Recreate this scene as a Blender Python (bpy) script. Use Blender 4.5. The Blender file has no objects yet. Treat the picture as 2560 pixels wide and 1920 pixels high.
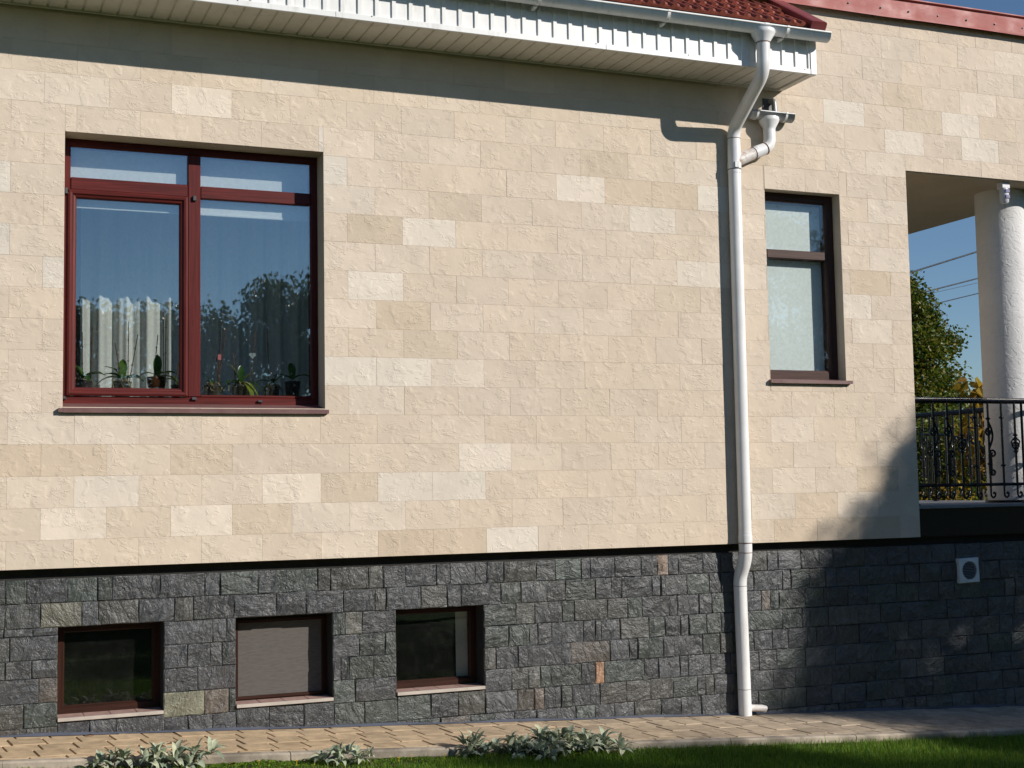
import bpy, math, random
from mathutils import Vector, Matrix, noise as mnoise
R = math.radians
random.seed(7)
sc = bpy.context.scene
COL = sc.collection

# ---------------------------------------------------------------- camera
CAM = Vector((-0.4772, -8.9844, 0.4632)); YAW, PIT, ROL, FPX = R(22.3459), R(4.5009), R(-1.0055), 3369.11
_f = Vector((math.sin(YAW) * math.cos(PIT), math.cos(YAW) * math.cos(PIT), math.sin(PIT)))
_r0 = Vector((math.cos(YAW), -math.sin(YAW), 0)); _u0 = _r0.cross(_f)
_r = _r0 * math.cos(ROL) + _u0 * math.sin(ROL); _u = _u0 * math.cos(ROL) - _r0 * math.sin(ROL)
cd = bpy.data.cameras.new('camera'); cam = bpy.data.objects.new('camera', cd); COL.objects.link(cam)
cam.matrix_world = Matrix(((_r.x, _u.x, -_f.x, CAM.x), (_r.y, _u.y, -_f.y, CAM.y), (_r.z, _u.z, -_f.z, CAM.z), (0, 0, 0, 1)))
cd.sensor_width = 36; cd.lens = FPX / 2560 * 36; cd.clip_start = 0.05; cd.clip_end = 2000
sc.camera = cam
# ---------------------------------------------------------------- sky, sun, exposure
TO_SUN = Vector((0.94, -1.0, 0.68)).normalized()
world = bpy.data.worlds.new('World'); sc.world = world; world.use_nodes = True
wn = world.node_tree; sky = wn.nodes.new('ShaderNodeTexSky'); sky.sky_type = 'NISHITA'; sky.sun_disc = False
sky.sun_elevation = math.asin(TO_SUN.z); sky.sun_rotation = math.atan2(TO_SUN.x, TO_SUN.y)
sky.air_density = 1.0; sky.dust_density = 0.0; sky.ozone_density = 5.0; sky.altitude = 0
bgn = wn.nodes['Background']; wn.links.new(sky.outputs[0], bgn.inputs[0]); bgn.inputs[1].default_value = 0.087
sl = bpy.data.lights.new('sun', 'SUN'); sl.energy = 5.0; sl.angle = R(0.53); sl.color = (1.0, 0.94, 0.86)
so = bpy.data.objects.new('sun', sl); COL.objects.link(so); so.location = (20, -20, 20)
so.rotation_euler = (-TO_SUN).to_track_quat('-Z', 'Y').to_euler()
vs = sc.view_settings; vs.view_transform = 'Standard'; vs.look = 'None'; vs.exposure = 0.0; vs.gamma = 1.0
sc.render.engine = 'CYCLES'
sc.cycles.max_bounces = 6; sc.cycles.diffuse_bounces = 3; sc.cycles.glossy_bounces = 3; sc.cycles.transmission_bounces = 4; sc.cycles.transparent_max_bounces = 12
sc.cycles.use_denoising = True

# ---------------------------------------------------------------- helpers
def tag(o, label=None, cat=None, group=None, kind=None):
    if label: o['label'] = label
    if cat: o['category'] = cat
    if group: o['group'] = group
    if kind: o['kind'] = kind
    return o

class MB:
    def __init__(s): s.v = []; s.f = []; s.m = []; s.sm = []
    def add(s, vs_, fs, mi=0, smooth=False):
        b = len(s.v); s.v += [tuple(p) for p in vs_]
        for f in fs: s.f.append(tuple(b + i for i in f)); s.m.append(mi); s.sm.append(smooth)
        return s
    def box(s, x0, x1, y0, y1, z0, z1, mi=0, bev=0.0):
        if bev <= 0:
            v = [(x0, y0, z0), (x1, y0, z0), (x1, y1, z0), (x0, y1, z0), (x0, y0, z1), (x1, y0, z1), (x1, y1, z1), (x0, y1, z1)]
            return s.add(v, [(0, 3, 2, 1), (4, 5, 6, 7), (0, 1, 5, 4), (1, 2, 6, 5), (2, 3, 7, 6), (3, 0, 4, 7)], mi)
        b = bev; v = []
        for (z, i) in ((z0, b), (z0 + b, 0), (z1 - b, 0), (z1, b)):
            for (x, y, cx, cy) in ((x0, y0, 1, 1), (x1, y0, -1, 1), (x1, y1, -1, -1), (x0, y1, 1, -1)):
                if i: v += [(x + cx * b, y + cy * b, z)] * 1
                else: v += [(x + cx * b, y, z), (x, y + cy * b, z)]
        # rings: bottom 4, lower 8, upper 8, top 4
        f = [(3, 2, 1, 0), (20, 21, 22, 23)]
        lo, hi = 4, 12
        seq = [0, 2, 3, 5, 4, 6, 7, 1]   # walk of the 8-ring: c0x,c1x,c1y,c2y,c2x,c3x,c3y,c0y
        seq = [0, 2, 3, 5, 4, 6, 7, 1]
        n = 8
        for k in range(n):
            a, c = seq[k], seq[(k + 1) % n]
            f.append((lo + a, lo + c, hi + c, hi + a))
            ca, cc = a // 2, c // 2
            if ca == cc:
                f.append((ca, lo + c, lo + a)); f.append((20 + ca, hi + a, hi + c))
            else:
                f.append((ca, cc, lo + c, lo + a)); f.append((20 + cc, 20 + ca, hi + a, hi + c))
        return s.add(v, f, mi)
    def quad(s, a, b, c, d, mi=0): return s.add([a, b, c, d], [(0, 1, 2, 3)], mi)
    def tube(s, path, rad, seg=16, mi=0, cap=True, smooth=True, start=None):
        P = [Vector(p) for p in path]; n = len(P)
        rad = rad if isinstance(rad, (list, tuple)) else [rad] * n
        T = []
        for i in range(n):
            a = P[max(0, i - 1)]; b = P[min(n - 1, i + 1)]; T.append((b - a).normalized())
        ref = Vector(start) if start else (Vector((1, 0, 0)) if abs(T[0].x) < 0.9 else Vector((0, 0, 1)))
        N = (ref - T[0] * ref.dot(T[0])).normalized(); v = []
        for i in range(n):
            N = (N - T[i] * N.dot(T[i])).normalized(); B = T[i].cross(N)
            for k in range(seg):
                t = 2 * math.pi * k / seg; v.append(P[i] + (N * math.cos(t) + B * math.sin(t)) * rad[i])
        f = []
        for i in range(n - 1):
            for k in range(seg):
                k2 = (k + 1) % seg; f.append((i * seg + k, i * seg + k2, (i + 1) * seg + k2, (i + 1) * seg + k))
        s.add(v, f, mi, smooth)
        if cap:
            s.add(v[:seg], [tuple(reversed(range(seg)))], mi); s.add(v[-seg:], [tuple(range(seg))], mi)
        return s
    def mesh(s, name, mats):
        me = bpy.data.meshes.new(name); me.from_pydata(s.v, [], s.f)
        for m in (mats if isinstance(mats, (list, tuple)) else [mats]): me.materials.append(m)
        me.polygons.foreach_set('material_index', s.m); me.polygons.foreach_set('use_smooth', s.sm)
        me.update(); return me
    def build(s, name, mats, parent=None, loc=(0, 0, 0), rot=(0, 0, 0), color=None):
        return place(name, s.mesh(name, mats), parent, loc, rot, color)

def place(name, me, parent=None, loc=(0, 0, 0), rot=(0, 0, 0), color=None):
    o = bpy.data.objects.new(name, me); COL.objects.link(o)
    o.location = loc; o.rotation_euler = rot
    if parent is not None: set_parent(o, parent)
    if color is not None: o.color = (*color, 1) if len(color) == 3 else color
    return o
def set_parent(o, p):
    # children keep world coordinates: parents here never carry rotation or scale unless their parts are local
    o.parent = p
    if p.get('local'): return
    off = Vector((0, 0, 0)); q = p
    while q is not None: off += Vector(q.location); q = q.parent
    o.location = Vector(o.location) - off
def empty(name, loc=(0, 0, 0), rot=(0, 0, 0)):
    o = bpy.data.objects.new(name, None); COL.objects.link(o); o.location = loc; o.rotation_euler = rot
    o.empty_display_size = 0.1; return o
def fillet(pts, r, n=6):
    P = [Vector(p) for p in pts]; out = [P[0]]
    for i in range(1, len(P) - 1):
        a, b, c = P[i - 1], P[i], P[i + 1]
        d = min(r, (a - b).length * 0.49, (c - b).length * 0.49)
        s0 = b + (a - b).normalized() * d; s1 = b + (c - b).normalized() * d
        for k in range(n + 1):
            t = k / n; out.append(s0 * (1 - t) ** 2 + b * 2 * t * (1 - t) + s1 * t * t)
    out.append(P[-1]); return out
def ring(mb, x0, x1, z0, z1, prof, mv=0, mh=1):
    """mitred frame: prof = [(inset, y), ...] open loop, swept round the rectangle"""
    n = len(prof); v = []
    for (sx, sz) in ((0, 0), (1, 0), (1, 1), (0, 1)):
        for (i, y) in prof:
            v.append(((x1 - i) if sx else (x0 + i), y, (z1 - i) if sz else (z0 + i)))
    for k in range(4):
        a, b = k * n, ((k + 1) % 4) * n
        fs = [(a + j, b + j, b + (j + 1) % n, a + (j + 1) % n) for j in range(n)]
        base = len(mb.v)
        mb.add([v[q] for q in range(4 * n)], fs, mh if k in (0, 2) else mv)
    return mb
def gz(x):                      # walkway level (falls to the right)
    x = max(-5.0, min(11.0, x)); return -1.015 - 0.052 * x

# ---------------------------------------------------------------- materials
class NT:
    def __init__(s, name):
        s.m = bpy.data.materials.new(name); s.m.use_nodes = True; s.t = s.m.node_tree; s.n = s.t.nodes
        s.b = s.n['Principled BSDF']; s.out = s.n['Material Output']
    def L(s, a, b): s.t.links.new(a, b)
    def node(s, typ, **kw):
        n = s.n.new('ShaderNode' + typ)
        for k, v in kw.items(): setattr(n, k, v)
        return n
    def pos(s): return s.node('NewGeometry').outputs['Position']
    def rnd(s): return s.node('ObjectInfo').outputs['Random']
    def ocol(s): return s.node('ObjectInfo').outputs['Color']
    def isl(s): return s.node('NewGeometry').outputs['Random Per Island']
    def math(s, op, a, b=0.0, c=None, clamp=False):
        n = s.node('Math', operation=op, use_clamp=clamp)
        for i, q in enumerate((a, b, c)):
            if q is None: continue
            if isinstance(q, (int, float)): n.inputs[i].default_value = q
            else: s.L(q, n.inputs[i])
        return n.outputs[0]
    def vmath(s, op, a, b):
        n = s.node('VectorMath', operation=op)
        for i, q in enumerate((a, b)):
            if isinstance(q, tuple): n.inputs[i].default_value = q
            else: s.L(q, n.inputs[i])
        return n.outputs[0]
    def offs(s, v, r, k=(37.0, 13.0, 29.0)):
        c = s.node('CombineXYZ')
        for i in range(3): s.L(s.math('MULTIPLY', r, k[i]), c.inputs[i])
        return s.vmath('ADD', v, c.outputs[0])
    def mapp(s, v, rot=(0, 0, 0), scale=(1, 1, 1), loc=(0, 0, 0)):
        n = s.node('Mapping'); s.L(v, n.inputs[0]); n.inputs[1].default_value = loc; n.inputs[2].default_value = rot; n.inputs[3].default_value = scale
        return n.outputs[0]
    def noise(s, v, scale, detail=3, rough=0.5, dist=0.0):
        n = s.node('TexNoise'); s.L(v, n.inputs['Vector']); n.inputs['Scale'].default_value = scale
        n.inputs['Detail'].default_value = detail; n.inputs['Roughness'].default_value = rough; n.inputs['Distortion'].default_value = dist
        return n.outputs['Fac']
    def voro(s, v, scale, feature='F1', out='Distance'):
        n = s.node('TexVoronoi', feature=feature); s.L(v, n.inputs['Vector']); n.inputs['Scale'].default_value = scale
        return n.outputs[out]
    def mr(s, v, a, b, c=0.0, d=1.0, smooth=True):
        n = s.node('MapRange', interpolation_type='SMOOTHSTEP' if smooth else 'LINEAR'); s.L(v, n.inputs[0])
        for i, q in enumerate((a, b, c, d)): n.inputs[i + 1].default_value = q
        return n.outputs[0]
    def mix(s, f, a, b, blend='MIX'):
        n = s.node('Mix', data_type='RGBA', blend_type=blend)
        for i, q in ((0, f), (6, a), (7, b)):
            if isinstance(q, (int, float)): n.inputs[i].default_value = q
            elif isinstance(q, tuple): n.inputs[i].default_value = (*q[:3], 1)
            else: s.L(q, n.inputs[i])
        return n.outputs[2]
    def mul(s, col, f):           # colour times a scalar
        n = s.node('VectorMath', operation='SCALE')
        if isinstance(col, tuple): n.inputs[0].default_value = col[:3]
        else: s.L(col, n.inputs[0])
        if isinstance(f, (int, float)): n.inputs['Scale'].default_value = f
        else: s.L(f, n.inputs['Scale'])
        return n.outputs[0]
    def set(s, **kw):
        names = dict(col='Base Color', rough='Roughness', metal='Metallic', spec='Specular IOR Level', sheen='Sheen Weight', sss='Subsurface Weight')
        for k, v in kw.items():
            i = s.b.inputs[names[k]]
            if isinstance(v, (int, float)): i.default_value = v
            elif isinstance(v, tuple): i.default_value = (*v[:3], 1)
            else: s.L(v, i)
    def bump(s, h, strength, dist):
        n = s.node('Bump'); s.L(h, n.inputs['Height']); n.inputs['Strength'].default_value = strength; n.inputs['Distance'].default_value = dist
        s.L(n.outputs[0], s.b.inputs['Normal'])

def plain(name, col, rough=0.5, metal=0.0, var=0.12, vscale=6.0, bump=0.0, bscale=60.0, objcol=False, spec=0.5):
    q = NT(name); p = q.pos(); n = q.noise(p, vscale, 4, 0.6)
    f = q.mr(n, 0.3, 0.7, 1 - var, 1 + var)
    q.set(col=q.mul(q.ocol() if objcol else col, f), rough=q.mr(q.noise(p, vscale * 3, 3), 0.3, 0.7, max(0.02, rough - 0.08), min(1, rough + 0.08)), metal=metal, spec=spec)
    if bump: q.bump(q.noise(p, bscale, 3, 0.6), bump, 0.004)
    return q.m

def mk_tile():
    q = NT('beige_stone_tile'); r = q.math('ADD', q.rnd(), q.isl()); p = q.offs(q.pos(), r)
    pm = q.mapp(p, rot=(0, R(34), 0), scale=(1, 1, 1.9))
    n1 = q.noise(pm, 7.0, 2.2, 0.55, 0.6); m1 = q.mr(q.noise(q.vmath('ADD', p, (5.3, 1.1, 9.2)), 11, 1), 0.48, 0.62)
    n2 = q.noise(q.vmath('ADD', pm, (3.1, 8.2, 1.7)), 13.0, 2.0, 0.5, 0.8); m2 = q.mr(q.noise(q.vmath('ADD', p, (1.3, 7.1, 2.2)), 9.0, 1), 0.47, 0.62)
    h1 = q.math('MULTIPLY', q.mr(n1, 0.492, 0.508), m1); h2 = q.math('MULTIPLY', q.mr(n2, 0.488, 0.512), m2)
    rd = q.math('MULTIPLY', q.mr(q.math('ABSOLUTE', q.math('SUBTRACT', q.noise(q.vmath('ADD', pm, (7.7, 2.9, 4.4)), 10.5, 2.0, 0.5, 0.6), 0.5)), 0.0, 0.026, 1.0, 0.0), m2)
    base = q.noise(p, 11, 4, 0.55); fine = q.noise(p, 130, 3, 0.6)
    h = q.math('ADD', q.math('MULTIPLY', h1, 0.38), q.math('MULTIPLY', h2, 0.26))
    h = q.math('ADD', h, q.math('MULTIPLY', rd, 0.34))
    h = q.math('ADD', h, q.math('MULTIPLY', base, 0.75)); h = q.math('ADD', h, q.math('MULTIPLY', fine, 0.14))
    q.bump(h, 0.44, 0.012)
    c = q.mul(q.ocol(), q.mr(q.noise(p, 3.2, 4, 0.6), 0.25, 0.75, 0.94, 1.06))
    c = q.mul(c, q.mr(q.isl(), 0, 1, 0.97, 1.03, False))
    st = q.mr(q.noise(q.vmath('ADD', q.pos(), (2, 3, 4)), 1.1, 3, 0.6), 0.5, 0.75, 0.0, 0.22)
    c = q.mix(st, c, (0.57, 0.49, 0.37)); q.set(col=c, rough=0.86, spec=0.25)
    return q.m
def mk_stucco(name, col):
    q = NT(name); p = q.pos()
    h = q.math('ADD', q.noise(p, 40, 4, 0.6), q.math('MULTIPLY', q.mr(q.noise(q.mapp(p, scale=(1, 1, 1.4)), 9, 2, 0.5, 0.8), 0.485, 0.515), 0.6))
    q.bump(h, 0.5, 0.006); q.set(col=q.mul(col, q.mr(q.noise(p, 2.0, 4, 0.6), 0.3, 0.7, 0.94, 1.05)), rough=0.9, spec=0.2)
    return q.m
def mk_stone():
    q = NT('dark_slate_stone'); r = q.math('ADD', q.rnd(), q.isl()); p = q.offs(q.pos(), r)
    vr = q.node('VectorRotate', rotation_type='Y_AXIS'); q.L(p, vr.inputs['Vector']); q.L(q.math('MULTIPLY_ADD', r, 2.2, -1.3), vr.inputs['Angle'])
    pm = q.mapp(vr.outputs[0], scale=(1, 1, 2.0))
    n1 = q.noise(pm, 9, 5, 0.62, 0.7); n2 = q.noise(p, 26, 5, 0.65, 0.3); n3 = q.noise(pm, 60, 4, 0.65)
    led = q.mr(q.noise(q.vmath('ADD', pm, (4, 1, 7)), 6.0, 4, 0.55, 0.6), 0.47, 0.53)
    h = q.math('ADD', q.math('MULTIPLY', n1, 1.1), q.math('MULTIPLY', n2, 0.55)); h = q.math('ADD', h, q.math('MULTIPLY', n3, 0.16))
    h = q.math('ADD', h, q.math('MULTIPLY', led, 0.22)); q.bump(h, 0.75, 0.020)
    c = q.mul(q.ocol(), q.mr(n1, 0.3, 0.7, 0.72, 1.3)); c = q.mul(c, q.mr(q.isl(), 0, 1, 0.8, 1.2, False))
    c = q.mix(q.mr(n2, 0.54, 0.70, 0.0, 0.30), c, (0.20, 0.20, 0.20))  # pale veins, with mica glints put into the colour too
    c = q.mix(q.mr(q.noise(q.pos(), 1.6, 4, 0.6), 0.52, 0.72, 0.0, 0.22), c, (0.10, 0.10, 0.08))
    q.set(col=c, rough=q.mr(n3, 0.3, 0.7, 0.38, 0.54), spec=0.75)
    return q.m
def mk_wood(name, col, vertical):
    q = NT(name); p = q.pos(); s = (46, 46, 1.4) if vertical else (1.4, 46, 46)
    pm = q.mapp(p, scale=s); n = q.noise(pm, 1.6, 4, 0.6, 0.5); n2 = q.noise(pm, 5.0, 3, 0.6)
    c = q.mul(col, q.mr(n, 0.3, 0.7, 0.72, 1.3)); c = q.mul(c, q.mr(n2, 0.3, 0.7, 0.88, 1.14))
    q.set(col=c, rough=0.48, spec=0.22); q.bump(n, 0.15, 0.002); return q.m
def mk_glass(name, refl, tint=(0.95, 0.97, 0.96), dirt=0.0):
    q = NT(name); q.n.remove(q.b)
    tr = q.node('BsdfTransparent'); tr.inputs[0].default_value = (*tint, 1)
    gl = q.node('BsdfGlossy'); gl.inputs[0].default_value = (0.93, 0.97, 1, 1); gl.inputs[1].default_value = 0.012
    nb = q.node('Bump'); nb.inputs['Strength'].default_value = 0.06; nb.inputs['Distance'].default_value = 0.02
    q.L(q.noise(q.pos(), 2.2, 1), nb.inputs['Height']); q.L(nb.outputs[0], gl.inputs['Normal'])
    fr = q.node('LayerWeight'); fr.inputs[0].default_value = 0.5
    fac = q.math('ADD', q.math('MULTIPLY', q.math('POWER', fr.outputs['Facing'], 5.0), 0.9), refl, clamp=True)
    mx = q.node('MixShader'); q.L(fac, mx.inputs[0]); q.L(tr.outputs[0], mx.inputs[1]); q.L(gl.outputs[0], mx.inputs[2])
    last = mx.outputs[0]
    if dirt:
        df = q.node('BsdfDiffuse'); df.inputs[0].default_value = (0.55, 0.55, 0.52, 1)
        m2 = q.node('MixShader'); q.L(q.mr(q.noise(q.pos(), 14, 5, 0.7), 0.4, 0.8, dirt * 0.4, dirt), m2.inputs[0]); q.L(last, m2.inputs[1]); q.L(df.outputs[0], m2.inputs[2]); last = m2.outputs[0]
    q.L(last, q.out.inputs[0]); return q.m
def mk_fabric(name, col, trans):
    q = NT(name); q.n.remove(q.b); p = q.pos()
    c = q.mul(col, q.mr(q.noise(p, 45, 3), 0.3, 0.7, 0.95, 1.04))
    d = q.node('BsdfDiffuse'); t = q.node('BsdfTranslucent'); q.L(c, d.inputs[0]); q.L(c, t.inputs[0])
    mx = q.node('MixShader'); mx.inputs[0].default_value = trans; q.L(d.outputs[0], mx.inputs[1]); q.L(t.outputs[0], mx.inputs[2]); q.L(mx.outputs[0], q.out.inputs[0]); return q.m
def mk_leaf(name, cols, trans=0.3, rough=0.5, objc=False):
    q = NT(name); q.n.remove(q.b); r = q.math('ADD', q.rnd(), q.isl()); r = q.math('FRACT', r)
    ramp = q.node('ValToRGB'); q.L(r, ramp.inputs[0]); e = ramp.color_ramp.elements
    for i, c in enumerate(cols):
        t = i / max(1, len(cols) - 1)
        el = e[i] if i < 2 else e.new(t)
        el.position = t; el.color = (*c, 1)
    c = q.mul(ramp.outputs[0], q.mr(q.noise(q.pos(), 30, 3), 0.3, 0.7, 0.8, 1.2))
    b = q.node('BsdfPrincipled'); q.L(c, b.inputs['Base Color']); b.inputs['Roughness'].default_value = rough; b.inputs['Specular IOR Level'].default_value = 0.35
    t = q.node('BsdfTranslucent'); q.L(q.mul(c, 1.3), t.inputs[0])
    mx = q.node('MixShader'); mx.inputs[0].default_value = trans; q.L(b.outputs[0], mx.inputs[1]); q.L(t.outputs[0], mx.inputs[2]); q.L(mx.outputs[0], q.out.inputs[0]); return q.m
def mk_white(name, col, rough, rust=0.0):
    q = NT(name); p = q.pos(); c = q.mul(col, q.mr(q.noise(p, 5, 4, 0.6), 0.3, 0.7, 0.94, 1.03))
    st = q.mr(q.noise(q.mapp(p, scale=(7, 7, 0.9)), 2.5, 4, 0.65), 0.52, 0.75, 0.0, 0.36); c = q.mix(st, c, (0.42, 0.39, 0.33))
    if rust: c = q.mix(q.mr(q.noise(p, 16, 5, 0.7), 0.42, 0.66, 0.0, rust), c, (0.42, 0.20, 0.10))
    q.set(col=c, rough=rough, spec=0.5); return q.m
def mk_paver():
    q = NT('tan_paver'); r = q.math('ADD', q.rnd(), q.isl()); p = q.offs(q.pos(), r)
    c = q.mul(q.ocol(), q.mr(q.noise(p, 9, 5, 0.65), 0.25, 0.75, 0.74, 1.22)); c = q.mul(c, q.mr(q.isl(), 0, 1, 0.88, 1.12, False))
    c = q.mix(q.mr(q.noise(q.pos(), 2.2, 4, 0.65), 0.5, 0.75, 0.0, 0.5), c, (0.30, 0.25, 0.20))
    q.set(col=c, rough=0.88, spec=0.2); q.bump(q.math('ADD', q.noise(p, 55, 4, 0.65), q.noise(p, 220, 2)), 0.5, 0.004); return q.m
def mk_ground(name, a, b, scale, rough=0.95):
    q = NT(name); p = q.pos(); q.set(col=q.mix(q.mr(q.noise(p, scale, 6, 0.7), 0.3, 0.7), a, b), rough=rough, spec=0.1)
    q.bump(q.noise(p, scale * 6, 5, 0.7), 0.8, 0.03); return q.m
def mk_granite():
    q = NT('black_granite'); p = q.pos(); q.set(col=q.mix(q.mr(q.voro(p, 160), 0.0, 0.5), (0.018, 0.018, 0.02), (0.005, 0.005, 0.006)), rough=0.35, spec=0.3); return q.m
def mk_coping():
    q = NT('faded_red_coping_metal'); p = q.pos(); n = q.noise(q.mapp(p, scale=(1, 1, 2.5)), 3.0, 5, 0.65, 0.5)
    c = q.mix(q.mr(n, 0.35, 0.7), (0.40, 0.135, 0.120), (0.45, 0.20, 0.185)); c = q.mix(q.mr(q.noise(p, 7, 4, 0.6, 1.0), 0.66, 0.76, 0.0, 0.35), c, (0.58, 0.38, 0.35))
    q.set(col=c, rough=q.mr(q.noise(p, 5, 3), 0.35, 0.7, 0.75, 0.48), spec=0.22); q.bump(q.noise(q.mapp(p, scale=(1, 1, 1.6)), 4, 3, 0.5, 0.6), 0.5, 0.012); return q.m
def mk_rooftile():
    q = NT('red_roof_tile'); p = q.pos(); c = q.mul(q.ocol(), q.mr(q.noise(p, 30, 4, 0.65), 0.3, 0.7, 0.72, 1.3))
    q.set(col=c, rough=0.6, spec=0.35); q.bump(q.noise(p, 90, 3), 0.4, 0.003); return q.m
def mk_screen():
    q = NT('insect_screen_mesh'); q.n.remove(q.b); p = q.pos()
    def wv(ax):
        s = q.node('SeparateXYZ'); q.L(p, s.inputs[0]); return q.math('SINE', q.math('MULTIPLY', s.outputs[ax], 2 * math.pi / 0.004))
    k = q.math('MAXIMUM', wv(0), wv(2)); op = q.math('ADD', q.mr(k, -0.4, 0.9, 0.35, 0.98), q.mr(q.noise(q.mapp(p, scale=(1, 1, 6)), 18, 4), 0.3, 0.7, -0.1, 0.12), clamp=True)
    d = q.node('BsdfDiffuse'); d.inputs[0].default_value = (0.150, 0.137, 0.128, 1); t = q.node('BsdfTransparent')
    mx = q.node('MixShader'); q.L(op, mx.inputs[0]); q.L(t.outputs[0], mx.inputs[1]); q.L(d.outputs[0], mx.inputs[2]); q.L(mx.outputs[0], q.out.inputs[0]); return q.m

M = {}
M['tile'] = mk_tile(); M['plaster'] = mk_stucco('beige_plaster', (0.54, 0.455, 0.36)); M['stucco'] = mk_stucco('white_stucco', (0.68, 0.67, 0.665))
M['stone'] = mk_stone(); M['mortar'] = plain('dark_mortar', (0.022, 0.021, 0.019), 0.95)
RED = (0.088, 0.012, 0.010); M['redv'] = mk_wood('mahogany_upright', RED, True); M['redh'] = mk_wood('mahogany_level', RED, False)
BRN = (0.056, 0.027, 0.022); M['brnv'] = mk_wood('brown_upright', BRN, True); M['brnh'] = mk_wood('brown_level', BRN, False)
BSM = (0.034, 0.012, 0.007); M['bsv'] = mk_wood('dark_brown_upright', BSM, True); M['bsh'] = mk_wood('dark_brown_level', BSM, False)
M['sillm'] = plain('brown_sill_metal', (0.155, 0.082, 0.078), 0.42, var=0.08)
M['glass'] = mk_glass('window_glass', 0.205); M['glass2'] = mk_glass('basement_glass', 0.05, dirt=0.010); M['glass3'] = mk_glass('small_window_glass', 0.075)
M['white'] = mk_white('white_painted_metal', (0.78, 0.78, 0.77), 0.38); M['pipe'] = mk_white('white_pipe_paint', (0.80, 0.80, 0.80), 0.32)
M['rusty'] = mk_white('white_pipe_rust', (0.74, 0.71, 0.68), 0.45, 0.75); M['rust'] = plain('rust', (0.16, 0.07, 0.035), 0.85)
M['soffit'] = mk_white('soffit_plastic', (0.74, 0.71, 0.65), 0.5); M['grey'] = plain('grey_metal', (0.30, 0.31, 0.32), 0.4, 0.3); M['darkgrey'] = plain('dark_grey_metal', (0.06, 0.06, 0.065), 0.5)
M['fascia'] = mk_white('fascia_plastic', (0.76, 0.76, 0.75), 0.45)
M['coping'] = mk_coping(); M['rtile'] = mk_rooftile(); M['verge'] = plain('maroon_flashing', (0.20, 0.045, 0.045), 0.45); M['underlay'] = plain('roof_underlay', (0.05, 0.02, 0.018), 0.9)
M['iron'] = plain('black_wrought_iron', (0.006, 0.006, 0.007), 0.30, var=0.1, spec=0.35); M['granite'] = mk_granite(); M['slab'] = plain('grey_slab_edge', (0.22, 0.22, 0.23), 0.6)
M['paver'] = mk_paver(); M['curb'] = plain('concrete_curb', (0.33, 0.28, 0.22), 0.92, var=0.42, vscale=5, bump=0.7); M['bed'] = plain('bedding_sand', (0.022, 0.016, 0.011), 0.95)
M['bitumen'] = plain('blue_grey_sealant', (0.07, 0.08, 0.11), 0.8)
M['lawn'] = mk_ground('lawn_ground', (0.030, 0.065, 0.008), (0.060, 0.11, 0.014), 2.5); M['soil'] = mk_ground('soil', (0.045, 0.034, 0.024), (0.09, 0.07, 0.05), 9)
M['grass'] = mk_leaf('grass_blades', [(0.04, 0.115, 0.006), (0.085, 0.20, 0.010), (0.15, 0.27, 0.018), (0.22, 0.25, 0.035)], 0.35, 0.6)
M['lamb'] = mk_leaf('grey_green_leaf', [(0.20, 0.25, 0.18), (0.32, 0.37, 0.27), (0.42, 0.46, 0.33), (0.52, 0.52, 0.35)], 0.12, 0.9)
M['linden'] = mk_leaf('dark_green_leaf', [(0.028, 0.055, 0.008), (0.065, 0.105, 0.010), (0.12, 0.145, 0.014), (0.21, 0.155, 0.018)], 0.3, 0.45)
M['yellow'] = mk_leaf('yellow_leaf', [(0.16, 0.13, 0.02), (0.34, 0.22, 0.02), (0.42, 0.27, 0.03), (0.22, 0.09, 0.02)], 0.4, 0.5)
M['garden'] = mk_leaf('garden_leaf', [(0.020, 0.040, 0.010), (0.035, 0.06, 0.014), (0.06, 0.075, 0.015)], 0.3, 0.4)
M['orchid'] = mk_leaf('orchid_leaf', [(0.03, 0.09, 0.02), (0.07, 0.16, 0.03), (0.16, 0.26, 0.05)], 0.2, 0.25)
M['orchidy'] = mk_leaf('yellowing_leaf', [(0.26, 0.33, 0.05), (0.32, 0.36, 0.06)], 0.35, 0.3)
M['bark'] = plain('bark', (0.07, 0.05, 0.035), 0.95, var=0.3, bump=0.8); M['root'] = plain('pale_root', (0.38, 0.30, 0.17), 0.7); M['stake'] = plain('orange_stake', (0.38, 0.16, 0.06), 0.6); M['stakeb'] = plain('brown_stake', (0.12, 0.06, 0.035), 0.6)
M['clear'] = mk_glass('clear_plastic_pot', 0.12, (0.55, 0.58, 0.55), 0.25); M['ceramic'] = plain('glazed_brown', (0.10, 0.035, 0.015), 0.12, var=0.4, vscale=20); M['ceramicb'] = plain('glazed_blue', (0.22, 0.38, 0.38), 0.12, var=0.6, vscale=25)
M['mauve'] = plain('mauve_pot', (0.10, 0.075, 0.09), 0.5); M['barkchip'] = plain('bark_chips', (0.13, 0.085, 0.05), 0.9, var=0.4, vscale=60, bump=1.0)
M['curtain'] = mk_fabric('white_sheer_curtain', (0.90, 0.92, 0.90), 0.35); M['taupe'] = mk_fabric('taupe_curtain', (0.17, 0.14, 0.12), 0.1); M['blind'] = mk_fabric('white_roller_blind', (0.90, 0.94, 0.95), 0.25)
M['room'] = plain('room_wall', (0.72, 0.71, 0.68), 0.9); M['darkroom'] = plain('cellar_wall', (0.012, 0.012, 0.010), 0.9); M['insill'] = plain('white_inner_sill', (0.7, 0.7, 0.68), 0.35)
M['pinktile'] = plain('pink_sill_tile', (0.40, 0.26, 0.22), 0.6, var=0.15, vscale=20); M['nosing'] = plain('white_nosing', (0.46, 0.41, 0.36), 0.5)
M['screen'] = mk_screen(); M['plastic'] = plain('white_vent_plastic', (0.66, 0.70, 0.72), 0.4); M['black'] = plain('black_void', (0.004, 0.004, 0.004), 0.9)
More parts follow.
